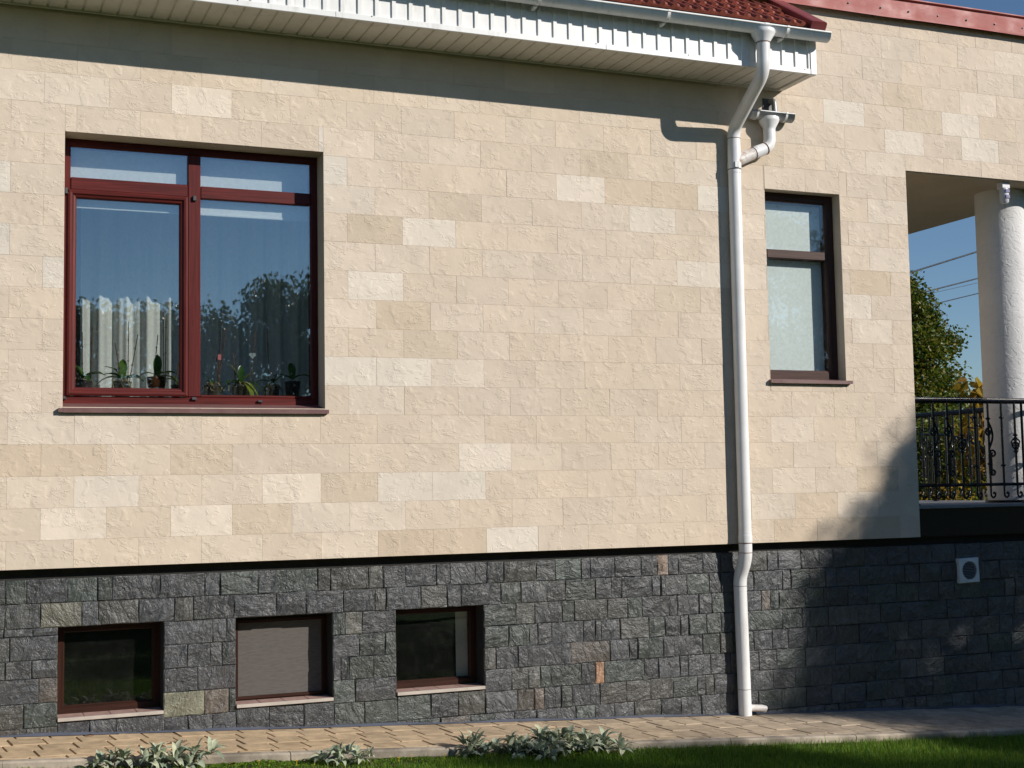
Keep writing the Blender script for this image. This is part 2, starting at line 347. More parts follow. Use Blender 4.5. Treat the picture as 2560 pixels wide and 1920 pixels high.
M['sensor'] = plain('white_sensor_plastic', (0.68, 0.68, 0.72), 0.4); M['lens'] = plain('lavender_lens', (0.30, 0.28, 0.42), 0.2)
M['wire'] = plain('black_cable', (0.02, 0.022, 0.03), 0.6); M['pink'] = plain('pink_tag', (0.65, 0.18, 0.20), 0.6); M['heart'] = plain('clear_clip', (0.35, 0.42, 0.45), 0.3)
M['deadleaf'] = plain('dead_leaf', (0.20, 0.09, 0.04), 0.8); M['flower'] = plain('yellow_flower', (0.75, 0.52, 0.02), 0.6); M['twig'] = plain('dry_twig', (0.10, 0.06, 0.04), 0.9)

# ================================================================ SETTING: ground
mb = MB(); xs = [-600, -60, -20, -5, -2, 0, 2, 4, 6, 8, 11, 20, 60, 600]; ys = [-600, -60, -20, -8, -4, -2, -0.6, 2, 8, 25, 80, 600]
for x in xs:
    for y in ys: mb.v.append((x, y, gz(x) - 0.062 - (0.10 if y > 0.3 else 0)))
for i in range(len(xs) - 1):
    for j in range(len(ys) - 1):
        a = i * len(ys) + j; mb.f.append((a, a + len(ys), a + len(ys) + 1, a + 1)); mb.m.append(0); mb.sm.append(False)
lawn = tag(mb.build('lawn', M['lawn']), 'green garden lawn in front of the house', kind='structure')

# walkway of tan blocks between the wall and the lawn
def edge_y(x): return -0.70 - 0.035 * min(max(x, -3), 5.4)
mb = MB(); X0, X1 = -2.6, 9.6
for (x0, x1) in ((X0, 5.4), (5.4, X1)):
    mb.add([(x0, 0.09, gz(x0) - 0.034), (x1, 0.09, gz(x1) - 0.034), (x1, edge_y(x1), gz(x1) - 0.034), (x0, edge_y(x0), gz(x0) - 0.034)], [(3, 2, 1, 0)])
walk = tag(mb.build('walkway', M['bed']), 'tan block paved walkway along the foot of the house', kind='structure')
def clip(poly, a, b, c):          # keep a*x+b*y+c>=0
    out = []
    for i in range(len(poly)):
        p, q = poly[i], poly[(i + 1) % len(poly)]; dp = a * p[0] + b * p[1] + c; dq = a * q[0] + b * q[1] + c
        if dp >= 0: out.append(p)
        if dp * dq < 0: t = dp / (dp - dq); out.append((p[0] + (q[0] - p[0]) * t, p[1] + (q[1] - p[1]) * t))
    return out
def area(p): return abs(sum(p[i][0] * p[(i + 1) % len(p)][1] - p[(i + 1) % len(p)][0] * p[i][1] for i in range(len(p)))) / 2
def in_view(p, m=0.02):
    d = Vector(p) - CAM; z = d.dot(_f)
    if z < 0.1: return 0
    u = FPX * d.dot(_r) / z / 1280; w = FPX * d.dot(_u) / z / 960
    return (FPX / z) ** 2 if abs(u) < 1 + m and abs(w) < 1 + m else 0
PA = R(7.0); ca, sa = math.cos(PA), math.sin(PA); BL, BW = 0.204, 0.205
pavers = []
for rr in range(-14, 8):
    for cc in range(-16, 52):
        u0 = cc * BL - rr * 0.060 * -1 + 0.28; v0 = rr * BW - 0.02
        g, gv = 0.0060, 0.0008
        poly = [(u0 + g, v0 + gv), (u0 + BL - g, v0 + gv), (u0 + BL - g, v0 + BW - gv), (u0 + g, v0 + BW - gv)]
        poly = [(x * ca - y * sa, x * sa + y * ca) for x, y in poly]
        poly = clip(poly, 0, -1, 0.088)
        if len(poly) > 2: poly = clip(poly, 0.035 if sum(p[0] for p in poly) / len(poly) < 5.4 else 0, 1, 0.70 if sum(p[0] for p in poly) / len(poly) < 5.4 else 0.889)
        if len(poly) > 2: poly = clip(poly, 1, 0, -X0)
        if len(poly) > 2: poly = clip(poly, -1, 0, X1)
        if len(poly) < 3 or area(poly) < 0.0012: continue
        cx = sum(p[0] for p in poly) / len(poly); cy = sum(p[1] for p in poly) / len(poly)
        pavers.append((in_view((cx, cy, gz(cx))) * area(poly), poly, cx, cy))
pavers.sort(key=lambda t: -t[0])
def paver_geo(mb, poly, cx, cy, o):
    n = len(poly); dz = random.uniform(-0.0025, 0.0025)
    top = [(cx + (x - cx) * 0.982, cy + (y - cy) * 0.982) for x, y in poly]
    v = [(x - o[0], y - o[1], gz(x) - 0.05 - o[2]) for x, y in poly] + [(x - o[0], y - o[1], gz(x) - 0.004 + dz - o[2]) for x, y in poly] + [(x - o[0], y - o[1], gz(x) + dz - o[2]) for x, y in top]
    f = [tuple(range(2 * n, 3 * n))]
    for k in range(n):
        k2 = (k + 1) % n; f += [(k, k2, n + k2, n + k), (n + k, n + k2, 2 * n + k2, 2 * n + k)]
    mb.add(v, f)
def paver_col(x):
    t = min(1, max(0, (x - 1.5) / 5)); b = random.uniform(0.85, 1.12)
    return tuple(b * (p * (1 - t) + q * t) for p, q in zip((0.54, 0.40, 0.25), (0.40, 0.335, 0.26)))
rest = MB()
for k, (s, poly, cx, cy) in enumerate(pavers):
    if k < 300:
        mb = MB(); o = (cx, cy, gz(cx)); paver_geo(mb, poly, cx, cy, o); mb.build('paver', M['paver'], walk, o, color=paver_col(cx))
    else: paver_geo(rest, poly, cx, cy, (0, 0, 0))
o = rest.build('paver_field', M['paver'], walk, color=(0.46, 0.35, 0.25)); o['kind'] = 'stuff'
# concrete curb stones between walkway and lawn
curb = tag(empty('curb', (3, -0.85, gz(3) - 0.06)), 'low concrete curb between the walkway and the lawn', kind='structure')
x = -2.6
while x < 9.6:
    L = 1.0; mb = MB(); x1 = x + L - 0.006
    def ed(q, w): return edge_y(q) - w
    v = []
    for q in (x, x1):
        v += [(q, ed(q, 0.002), gz(q) - 0.2), (q, ed(q, 0.068), gz(q) - 0.2), (q, ed(q, 0.070), gz(q) - 0.014), (q, ed(q, 0.058), gz(q) - 0.004), (q, ed(q, 0.002), gz(q) - 0.003)]
    f = [(4, 3, 2, 1, 0), (5, 6, 7, 8, 9)] + [(k, (k + 1) % 5, 5 + (k + 1) % 5, 5 + k) for k in range(5)]
    mb.add(v, f); mb.build('curb_stone', M['curb'], curb); x += L

# ================================================================ HOUSE
house = tag(empty('house', (3, 0.2, gz(3))), 'house with beige stone tile wall over a dark stone base', 'house')
W1 = (0.128, 1.832, 1.040, 2.823); W2 = (5.413, 6.125, 1.270, 2.815); PORCH = (6.80, 20, -5, 3.064)
OPEN = [W1, W2, PORCH]; XL, XR, ZB, ZT = -2.2, 8.70, 0.022, 4.36
def holes_wall(mb, xs, zs, hole, y0, y1):
    xs = sorted(set(xs)); zs = sorted(set(zs)); S = lambda i, j: 0 <= i < len(xs) - 1 and 0 <= j < len(zs) - 1 and not hole((xs[i] + xs[i + 1]) / 2, (zs[j] + zs[j + 1]) / 2)
    for i in range(len(xs) - 1):
        for j in range(len(zs) - 1):
            if not S(i, j): continue
            a, b, c, d = xs[i], xs[i + 1], zs[j], zs[j + 1]
            mb.quad((a, y0, c), (b, y0, c), (b, y0, d), (a, y0, d)); mb.quad((b, y1, c), (a, y1, c), (a, y1, d), (b, y1, d))
            if not S(i - 1, j): mb.quad((a, y1, c), (a, y0, c), (a, y0, d), (a, y1, d))
            if not S(i + 1, j): mb.quad((b, y0, c), (b, y1, c), (b, y1, d), (b, y0, d))
            if not S(i, j - 1): mb.quad((a, y1, c), (b, y1, c), (b, y0, c), (a, y0, c))
            if not S(i, j + 1): mb.quad((a, y0, d), (b, y0, d), (b, y1, d), (a, y1, d))
inside = lambda r, x, z: r[0] < x < r[1] and r[2] < z < r[3]
mb = MB(); holes_wall(mb, [XL, XR] + [v for w in OPEN for v in w[:2] if v < XR], [ZB, ZT] + [v for w in OPEN for v in w[2:] if ZB < v < ZT], lambda x, z: any(inside(w, x, z) for w in OPEN), 0.0026, 0.30)
wall = mb.build('wall', M['plaster'], house)
# --- running-bond tiles 0.4 x 0.2
LIGHT = {(0, 5), (0, 9), (0, 15), (1, 0), (1, 4), (1, 8), (1, 10), (1, 26), (1, 30), (2, -1), (2, 1), (2, 7), (2, 11), (2, 13), (2, 27), (3, 14), (3, 28), (4, -1), (4, 1), (4, 27), (5, 10), (6, 9), (6, 11), (6, 13), (8, 9), (8, 13), (8, 31), (9, 0), (9, 10), (9, 30), (10, -3), (10, 9), (10, 11), (10, 23), (10, 25), (11, 12), (11, 32), (12, -3), (12, 9), (12, 21), (12, 25), (13, 8), (13, 18), (13, 24), (13, 32), (14, 9), (14, 23), (15, -2), (15, 0), (15, 4), (15, 32), (16, 33), (16, 37), (17, 30), (17, 36), (18, 37), (20, 39)}
TAN = {(0, 11), (0, 13), (0, 27), (0, 29), (0, 31), (1, 6), (1, 28), (2, 9), (2, 31), (2, 33), (3, -2), (3, 0), (3, 4), (7, 12), (8, 11), (9, 22), (10, 31), (10, 33), (11, 10), (12, 13), (13, 20), (13, 22), (14, 19), (15, 26), (17, 34), (18, 33)}
STRONG = {(3, 14), (2, 1), (1, 0), (1, 4), (2, 7), (2, 11), (2, 13), (13, 18), (12, 21), (10, 23), (13, 24), (9, 10), (11, 12), (16, 33), (16, 37), (17, 30), (0, 15), (6, 11), (6, 9), (17, 36), (15, 4), (9, 30)}
BASE = (0.630, 0.530, 0.425)
TC = {}
def tcol(k):
    if k not in TC: TC[k] = tcol_(k)
    return TC[k]
def tcol_(k):
    b = random.uniform(0.97, 1.03); w = random.uniform(-0.015, 0.015)
    if k in STRONG: c = (0.690, 0.610, 0.515)
    elif k in LIGHT: c = (0.655, 0.562, 0.460)
    elif k in TAN: c = (0.590, 0.487, 0.375)
    else: c = BASE
    return (c[0] * b * (1 + w), c[1] * b, c[2] * b * (1 - w))
def subtract(r, h):
    x0, x1, z0, z1 = r
    if h[0] >= x1 or h[1] <= x0 or h[2] >= z1 or h[3] <= z0: return [r]
    out = []
    if h[0] > x0: out.append((x0, h[0], z0, z1))
    if h[1] < x1: out.append((h[1], x1, z0, z1))
    a, b = max(x0, h[0]), min(x1, h[1])
    if h[2] > z0: out.append((a, b, z0, h[2]))
    if h[3] < z1: out.append((a, b, h[3], z1))
    return out
tiles = []
for r in range(0, 22):
    z0, z1 = max(ZB, r * 0.2), min(ZT, (r + 1) * 0.2)
    for i in range(-12, 44):
        if i % 2 != (r + 1) % 2: continue
        x0, x1 = max(XL, i * 0.2), min(XR, (i + 2) * 0.2)
        if x1 - x0 < 0.03 or (z0 > 3.55 and x1 < 5.2) : continue
        rs = [(x0, x1, z0, z1)]
        for h in OPEN: rs = [q for rr in rs for q in subtract(rr, h)]
        for q in rs:
            if q[1] - q[0] < 0.02 or q[3] - q[2] < 0.015: continue
            cx, cz = (q[0] + q[1]) / 2, (q[2] + q[3]) / 2
            tiles.append((in_view((cx, 0, cz)) * (q[1] - q[0]) * (q[3] - q[2]), q, (r, i)))
tiles.sort(key=lambda t: -t[0])
def tile_geo(mb, w, h, ox=0, oy=0, oz=0):
    g, b = 0.0003, 0.0009; a, c = w / 2 - g, h / 2 - g; v = []
    for (y, q) in ((0.018, 0), (b, 0), (0, b)):
        v += [(ox - a + q, oy + y, oz - c + q), (ox + a - q, oy + y, oz - c + q), (ox + a - q, oy + y, oz + c - q), (ox - a + q, oy + y, oz + c - q)]
    f = [(8, 9, 10, 11)]
    for k in range(4):
        k2 = (k + 1) % 4; f += [(k, k2, 4 + k2, 4 + k), (4 + k, 4 + k2, 8 + k2, 8 + k)]
    mb.add(v, f)
tmesh = {}; rest = MB(); restl = MB()
for n, (s, q, k) in enumerate(tiles):
    w, h = q[1] - q[0], q[3] - q[2]; cx, cz = (q[0] + q[1]) / 2, (q[2] + q[3]) / 2; y = random.uniform(-0.0005, 0.0008)
    if n < 300:
        key = (round(w, 3), round(h, 3))
        if key not in tmesh:
            mb = MB(); tile_geo(mb, w, h); tmesh[key] = mb.mesh('tile', M['tile'])
        place('tile', tmesh[key], wall, (cx, y, cz), (random.uniform(-.0025, .0025), 0, random.uniform(-.0018, .0018)), tcol(k))
    else: tile_geo(restl if k in LIGHT else rest, w, h, cx, y, cz)
for mbx, c in ((rest, BASE), (restl, (0.65, 0.585, 0.505))):
    if mbx.v: o = mbx.build('tile_field', M['tile'], wall, color=c); o['kind'] = 'stuff'

# --- dark stone base
BW_ = [(0.116, 0.768), (1.236, 1.892), (2.342, 2.993)]; BZ0, BZ1 = -0.940, -0.352
SY = 0.066
mb = MB(); holes_wall(mb, [XL, 9.2] + [v for w in BW_ for v in w], [-1.75, 0.020, BZ0, BZ1], lambda x, z: BZ0 < z < BZ1 and any(a < x < b for a, b in BW_), 0.088, 0.36)
sbase = mb.build('stone_base', M['mortar'], house)
JR = {0: [-0.197, -0.073, 0.173, 0.353, 0.444, 0.744, 1.031, 1.132, 1.382, 1.513, 1.789, 1.881, 2.147, 2.254, 2.414, 2.641, 2.745, 2.932, 3.021, 3.15, 3.405, 3.556, 3.765, 3.842, 4.041, 4.261, 4.402, 4.492, 4.58, 4.791, 4.948, 5.115, 5.366, 5.466, 5.682, 5.847, 5.982, 6.096, 6.292, 6.513, 6.724, 6.955, 7.207, 7.463, 7.705, 7.881],
 1: [-0.199, 0.01, 0.259, 0.359, 0.609, 0.837, 0.955, 1.223, 1.506, 1.71, 1.966, 2.191, 2.273, 2.524, 2.718, 2.824, 3.043, 3.126, 3.283, 3.485, 3.635, 3.876, 4.012, 4.096, 4.346, 4.425, 4.648, 4.843, 4.95, 5.242, 5.502, 5.582, 5.752, 5.914, 6.014, 6.234, 6.441, 6.684, 6.831, 7.047, 7.437, 7.662, 7.855],
 2: [1.082, 1.176, 1.978, 2.096, 3.243, 3.389, 3.605, 3.703, 3.975, 4.143, 4.263, 4.494, 4.564, 4.748, 4.866, 5.046, 5.17, 5.307, 5.387, 5.466, 5.708, 5.884, 6.117, 6.306, 6.595, 6.807, 7.022, 7.173, 7.463, 7.705],
 3: [0.919, 1.066, 1.143, 2.263, 3.182, 3.342, 3.411, 3.52, 3.774, 3.871, 3.918, 4.076, 4.314, 4.452, 4.585, 4.658, 4.811, 4.94, 5.194, 5.498, 5.676, 5.747, 5.924, 6.204, 6.427, 6.62, 6.865, 7.098, 7.232, 7.523, 7.801],
 4: [0.846, 0.987, 1.945, 2.005, 2.18, 3.083, 3.252, 3.592, 3.67, 3.987, 4.145, 4.219, 4.432, 4.526, 4.771, 4.928, 5.036, 5.225, 5.39, 5.537, 5.718, 5.802, 5.994, 6.213, 6.499, 6.694, 6.824, 7.106, 7.36, 7.635, 7.775],
 5: [1.029, 1.188, 2.046, 3.199, 3.329, 3.425, 3.508, 3.751, 3.863, 3.936, 4.267, 4.39, 4.573, 4.639, 4.837, 5.016, 5.264, 5.426, 5.697, 5.972, 6.175, 6.317, 6.556, 6.817, 7.015, 7.283, 7.505, 7.748],
 6: [0.116, 0.31, 0.471, 0.773, 0.925, 1.082, 1.236, 1.454, 1.692, 1.897, 2.114, 2.346, 2.589, 2.794, 2.997, 3.243, 3.373, 3.453, 3.587, 3.672, 3.899, 4.113, 4.314, 4.51, 4.715, 4.786, 4.86, 5.039, 5.207, 5.388, 5.592, 5.736, 5.935, 6.105, 6.357, 6.597, 6.76, 7.04, 7.258, 7.531, 7.739],
 7: [2.45, 2.66, 2.883, 3.062, 3.218, 3.389, 3.545, 3.701, 3.856, 4.013, 4.177, 4.402, 4.573, 4.748, 4.905, 5.034, 5.252, 5.459, 5.692, 5.928, 6.052, 6.255, 6.461, 6.638, 6.916, 7.166, 7.368, 7.643], 8: []}
ZR = [-0.045, -0.197, -0.350, -0.502, -0.654, -0.807, -0.962, -1.113, -1.265, -1.417]
def fill(a, b, js):
    p = [a] + [j for j in js if a + 0.03 < j < b - 0.03] + [b]; out = [p[0]]
    for q in p[1:]:
        while q - out[-1] > 0.36: out.append(out[-1] + random.uniform(0.09, 0.28) if q - out[-1] > 0.5 else (out[-1] + q) / 2)
        out.append(q)
    return list(zip(out[:-1], out[1:]))
stones = []
for r in range(9):
    z1, z0 = ZR[r], ZR[r + 1]
    if 2 <= r <= 5: segs = [(0.768, 1.236), (1.892, 2.342), (2.993, 9.2)]
    elif r == 6: segs = [(0.116, 9.2)]
    elif r == 7: segs = [(1.0, 9.2)]
    elif r == 8: segs = [(4.3, 9.2)]
    else: segs = [(XL, 9.2)]
    for a, b in segs:
        for x0, x1 in fill(a, b, JR[r]):
            zz1 = z1
            if r == 6 and any(p - 0.02 <= (x0 + x1) / 2 <= q + 0.02 for p, q in BW_): zz1 = BZ0 - 0.004
            stones.append((x0, x1, z0, zz1, (r, round(x0, 3))))
for z1, z0, js in ((-0.350, -0.400, [-0.205, -0.035]), (-0.400, -0.548, [-0.170]), (-0.548, -0.662, [-0.195, -0.040]), (-0.662, -0.815, [0.005]), (-0.815, -0.965, [-0.085]), (-0.965, -1.10, [-0.28, -0.11])):
    for x0, x1 in fill(XL, 0.116, js): stones.append((x0, x1, z0, z1, None))
SPEC = {(5, 0.768): (0.17, 0.17, 0.12), (5, 1.029): (0.10, 0.082, 0.066), (5, 3.863): (0.30, 0.17, 0.10), (0, 4.402): (0.20, 0.145, 0.11), (0, 3.556): (0.046, 0.062, 0.056), (2, 1.978): (0.095, 0.095, 0.082), (4, 0.987): (0.044, 0.044, 0.048), (1, 0.01): (0.085, 0.083, 0.062), (6, 3.243): (0.062, 0.055, 0.048), (6, 3.373): (0.09, 0.07, 0.058), (2, 5.307): (0.08, 0.066, 0.056)}
def scol(k):
    if k in SPEC: return SPEC[k]
    b = random.uniform(0.66, 1.30); t = random.random()
    c = (0.040, 0.043, 0.047) if t < 0.66 else (0.037, 0.046, 0.042) if t < 0.88 else (0.050, 0.050, 0.045) if t < 0.99 else (0.060, 0.052, 0.045)
    return tuple(v * b for v in c)
def stone_geo(mb, x0, x1, z0, z1, o):
    g = 0.0011; x0 += g; x1 -= g; z0 += g; z1 -= g; w, h = x1 - x0, z1 - z0
    nx = 4 if w > 0.12 else 3; nz = 3
    sx, sz, bu = random.uniform(-0.005, 0.005), random.uniform(-0.005, 0.005), random.uniform(0.002, 0.008)
    e = min(0.006, w * 0.10); us = [0, e / w] + [(k) / (nx - 1) for k in range(1, nx - 1)] + [1 - e / w, 1]; ws = [0, e / h] + [(k) / (nz - 1) for k in range(1, nz - 1)] + [1 - e / h, 1]
    v = []; ed = random.uniform(-0.004, 0.004)
    for j, b in enumerate(ws):
        for i, a in enumerate(us):
            on = i in (0, len(us) - 1) or j in (0, len(ws) - 1)
            y = SY + ed + (0.0022 if on else -bu * (1.1 - abs(a - .5) - abs(b - .5)) + random.uniform(-0.004, 0.004)) + sx * (a - .5) + sz * (b - .5)
            v.append((x0 + w * a + (random.uniform(-.0012, .0012)) - o[0], y - o[1], z0 + h * b + random.uniform(-.0012, .0012) - o[2]))
    n = len(us); f = [(j * n + i, j * n + i + 1, (j + 1) * n + i + 1, (j + 1) * n + i) for j in range(len(ws) - 1) for i in range(n - 1)]
    per = list(range(n)) + [j * n + n - 1 for j in range(1, len(ws))] + [(len(ws) - 1) * n + i for i in range(n - 2, -1, -1)] + [j * n for j in range(len(ws) - 2, 0, -1)]
    b = len(v); v += [(v[p][0], 0.10 - o[1], v[p][2]) for p in per]
    f += [(per[(k + 1) % len(per)], per[k], b + k, b + (k + 1) % len(per)) for k in range(len(per))]
    mb.add(v, f)
sl_ = []
for s in stones:
    cx, cz = (s[0] + s[1]) / 2, (s[2] + s[3]) / 2
    zlo = max(s[2], gz(cx) - 0.02)
    if zlo >= s[3] - 0.008: continue
    if cx > 8.9: continue
    dark = 0.35 if cx > 6.2 else 1.0
    sl_.append((in_view((cx, SY, (zlo + s[3]) / 2)) * (s[1] - s[0]) * (s[3] - zlo) * dark, (s[0], s[1], zlo, s[3]), s[4]))
sl_.sort(key=lambda t: -t[0]); rest = MB()
for n, (sc_, q, k) in enumerate(sl_):
    o = ((q[0] + q[1]) / 2, SY, (q[2] + q[3]) / 2)
    if n < 300: mb = MB(); stone_geo(mb, *q, o); mb.build('stone', M['stone'], sbase, o, color=scol(k))
    else: stone_geo(rest, *q, (0, 0, 0))
o = rest.build('stone_field', M['stone'], sbase, color=(0.046, 0.049, 0.050)); o['kind'] = 'stuff'
mb = MB(); n = 40
for k in range(n):
    a, b = XL + (9.0 - XL) * k / n, XL + (9.0 - XL) * (k + 1) / n
    for (p, q, i) in ((a, b, 0),):
        h0, h1 = 0.010 + 0.006 * math.sin(k * 1.7), 0.010 + 0.006 * math.sin((k + 1) * 1.7)
        mb.add([(p, 0.045, gz(p) + 0.002), (q, 0.045, gz(q) + 0.002), (q, 0.062, gz(q) + h1 + 0.004), (p, 0.062, gz(p) + h0 + 0.004), (p, 0.09, gz(p) + h0 + 0.006), (q, 0.09, gz(q) + h1 + 0.006)], [(0, 1, 2, 3), (3, 2, 5, 4)])
mb.build('sealant_strip', M['bitumen'], house)

# --- inner lining of the rooms
def room(name, x0, x1, y0, y1, z0, z1, m, openings):
    mb = MB()
    if openings:
        a, b, c, d = openings
        for (p, q, r, t) in ((x0, x1, z0, c), (x0, x1, d, z1), (x0, a, c, d), (b, x1, c, d)): mb.quad((p, y1, r), (q, y1, r), (q, y1, t), (p, y1, t))
    else: mb.quad((x0, y1, z0), (x1, y1, z0), (x1, y1, z1), (x0, y1, z1))
    mb.quad((x0, y0, z0), (x0, y1, z0), (x0, y1, z1), (x0, y0, z1)); mb.quad((x1, y0, z0), (x1, y0, z1), (x1, y1, z1), (x1, y1, z0))
    mb.quad((x0, y0, z0), (x1, y0, z0), (x1, y1, z0), (x0, y1, z0)); mb.quad((x0, y0, z1), (x0, y1, z1), (x1, y1, z1), (x1, y0, z1))
    return mb.build(name, m, house)
LIGHT_GAP = (-0.6, 3.0, 0.9, 2.9)  # unseen opening added at the back so sky light reaches the curtain
room('room_lining', -1.2, 3.4, 0.302, 3.6, 0.3, 3.2, M['room'], LIGHT_GAP)
room('room_lining', 4.6, 6.6, 0.302, 2.6, 0.3, 3.2, M['room'], None)
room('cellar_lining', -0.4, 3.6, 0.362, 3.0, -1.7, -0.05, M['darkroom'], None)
mb = MB(); mb.box(XL, 6.795, 0.305, 3.7, 3.25, 3.40); mb.box(6.62, 6.795, 0.305, 3.7, -1.6, 3.24); mb.box(XL, XL + 0.2, 0.305, 3.7, -1.6, 3.24); holes_wall(mb, [XL, 6.795, LIGHT_GAP[0], LIGHT_GAP[1]], [-1.6, 4.3, LIGHT_GAP[2], LIGHT_GAP[3]], lambda x, z: inside(LIGHT_GAP, x, z), 3.705, 3.9); mb.box(XL, 6.79, 0.37, 3.7, -0.04, 0.25)
mb.build('inner_structure', M['plaster'], house)

# --- left window (mahogany, four lights)
GY = 0.175
mb = MB(); fp = [(0, 0.26), (0, GY), (0.026, GY), (0.034, GY + 0.006), (0.0385, GY + 0.016), (0.0385, 0.25)]
ring(mb, W1[0] + 0.001, W1[1] - 0.001, 1.074, W1[3] - 0.001, [(0, 0.26), (0, GY), (0.040, GY), (0.048, GY + 0.008), (0.0495, GY + 0.018), (0.0495, 0.25)])
mb.box(0.936, 1.021, GY - 0.001, 0.25, 1.124, 2.773, 0, 0.005); mb.box(0.178, 0.9355, GY - 0.0005, 0.25, 2.483, 2.567, 1, 0.005); mb.box(1.0215, 1.782, GY + 0.0005, 0.25, 2.478, 2.564, 1, 0.005)
mb.box(1.0215, 1.782, GY + 0.003, 0.25, 1.1235, 1.138, 1, 0.003)
win = mb.build('window', [M['redv'], M['redh']], house); win['label'] = 'mahogany red four-light window'
mb = MB(); ring(mb, 0.163, 0.9345, 1.126, 2.4825, [(0, GY + 0.03), (0, GY - 0.014), (0.012, GY - 0.020), (0.026, GY - 0.018), (0.034, GY - 0.006), (0.046, GY - 0.002), (0.054, GY + 0.012), (0.0545, GY + 0.03)])
mb.build('sash', [M['redv'], M['redh']], win)
for (x0, x1, z0, z1) in ((0.176, 0.937, 2.566, 2.775), (1.020, 1.783, 2.563, 2.775), (0.216, 0.882, 1.180, 2.430), (1.020, 1.783, 1.137, 2.479)):
    mb = MB(); mb.box(x0, x1, GY + 0.020, GY + 0.025, z0, z1); mb.build('pane', M['glass'], win)
def sillflash(x0, x1, yb, yf, zb, zf, lip, name='sill'):
    mb = MB(); t = 0.003
    v = []
    for x in (x0, x1): v += [(x, yb, zb), (x, yf, zf), (x, yf, zf - lip), (x, yf + 0.02, zf - lip), (x, yf + 0.02, zf - 0.012), (x, yb, zb - 0.02)]
    mb.add(v, [(0, 1, 2, 3, 4, 5), (11, 10, 9, 8, 7, 6)] + [(k, 6 + k, 6 + (k + 1) % 6, (k + 1) % 6) for k in range(6)]); return mb
mbs = sillflash(W1[0] + 0.002, W1[1] - 0.002, GY + 0.01, -0.03, 1.077, 1.029, 0.026)
mbs.box(0.100, W1[0] + 0.001, -0.03, -0.0035, 1.005, 1.031); mbs.box(W1[1] - 0.001, 1.853, -0.03, -0.0035, 1.005, 1.031); mbs.build('sill', M['sillm'], win)
for (x, z, w, h) in ((0.978, 2.474, 0.022, 0.034), (0.150, 2.470, 0.018, 0.04), (0.976, 1.112, 0.030, 0.018), (0.147, 1.110, 0.02, 0.018), (1.420, 1.098, 0.030, 0.014)):
    mb = MB(); mb.box(x - w / 2, x + w / 2, GY - 0.020, GY + 0.002, z - h / 2, z + h / 2, 0, 0.003); mb.tube([(x + w * .5, GY - 0.012, z - h * .4), (x + w * .75, GY - 0.016, z - h * .4)], 0.004, 8); mb.build('hinge', M['darkgrey'], win)
mb = MB(); mb.box(0.05, 1.95, 0.262, 0.60, 1.060, 1.090, 0, 0.004); mb.build('inner_sill', M['insill'], win)
# --- small window right of the pipe
mb = MB(); G2 = 0.100
ring(mb, W2[0] + 0.001, W2[1] - 0.001, 1.312, W2[3] - 0.001, [(0, 0.2), (0, G2), (0.052, G2), (0.066, G2 + 0.008), (0.070, G2 + 0.016), (0.070, 0.19)])
mb.box(W2[0] + 0.068, W2[1] - 0.068, G2 - 0.001, 0.19, 2.282, 2.352, 1, 0.005)
win2 = mb.build('window', [M['brnv'], M['brnh']], house); win2['label'] = 'narrow dark brown window with white blind'
for (z0, z1) in ((1.381, 2.283), (2.351, 2.746)):
    mb = MB(); mb.box(W2[0] + 0.069, W2[1] - 0.069, G2 + 0.018, G2 + 0.023, z0, z1); mb.build('pane', M['glass3'], win2)
mbs = sillflash(W2[0] + 0.002, W2[1] - 0.002, G2 + 0.01, -0.035, 1.312, 1.290, 0.026); mbs.box(5.397, W2[0] + 0.001, -0.035, -0.0035, 1.266, 1.292); mbs.box(W2[1] - 0.001, 6.165, -0.035, -0.0035, 1.266, 1.292); mbs.build('sill', M['sillm'], win2)
# --- three basement windows
BY = 0.222
for n, (a, b) in enumerate(BW_):
    mb = MB(); ring(mb, a + 0.001, b - 0.001, -0.914, BZ1 - 0.001, [(0, 0.27), (0, BY), (0.040, BY), (0.050, BY + 0.012), (0.050, 0.265)])
    bw = mb.build('basement_window', [M['bsv'], M['bsh']], house)
    bw['label'] = ('dark basement window with clear glass', 'basement window behind a grey insect screen', 'basement window with a pale panel inside')[n]
    mb = MB(); mb.box(a + 0.049, b - 0.049, BY + 0.020, BY + 0.025, -0.865, BZ1 - 0.050); mb.build('pane', M['glass2'], bw)
    k = 4; w = (b - a - 0.004) / k
    for i in range(k):
        mb = MB(); x0 = a + 0.002 + i * w
        mb.box(x0 + 0.001, x0 + w - 0.001, 0.058, 0.235, -0.930, -0.9155, 0, 0.002); mb.build('sill_tile', M['pinktile'], bw)
    mb = MB(); mb.box(a + 0.001, b - 0.001, 0.047, 0.057, -0.937, -0.9145, 0, 0.002); mb.build('sill_nosing', M['nosing'], bw)
    if n == 1:
        mb = MB(); ring(mb, a + 0.022, b - 0.024, -0.905, BZ1 - 0.03, [(0, BY + 0.004), (0, BY - 0.016), (0.018, BY - 0.016), (0.020, BY - 0.004), (0.020, BY + 0.004)]); s_ = mb.build('screen_frame', [M['bsv'], M['bsh']], bw)
        mb = MB(); mb.box(a + 0.040, b - 0.043, BY - 0.009, BY - 0.007, -0.886, BZ1 - 0.049); mb.build('insect_screen', M['screen'], bw)

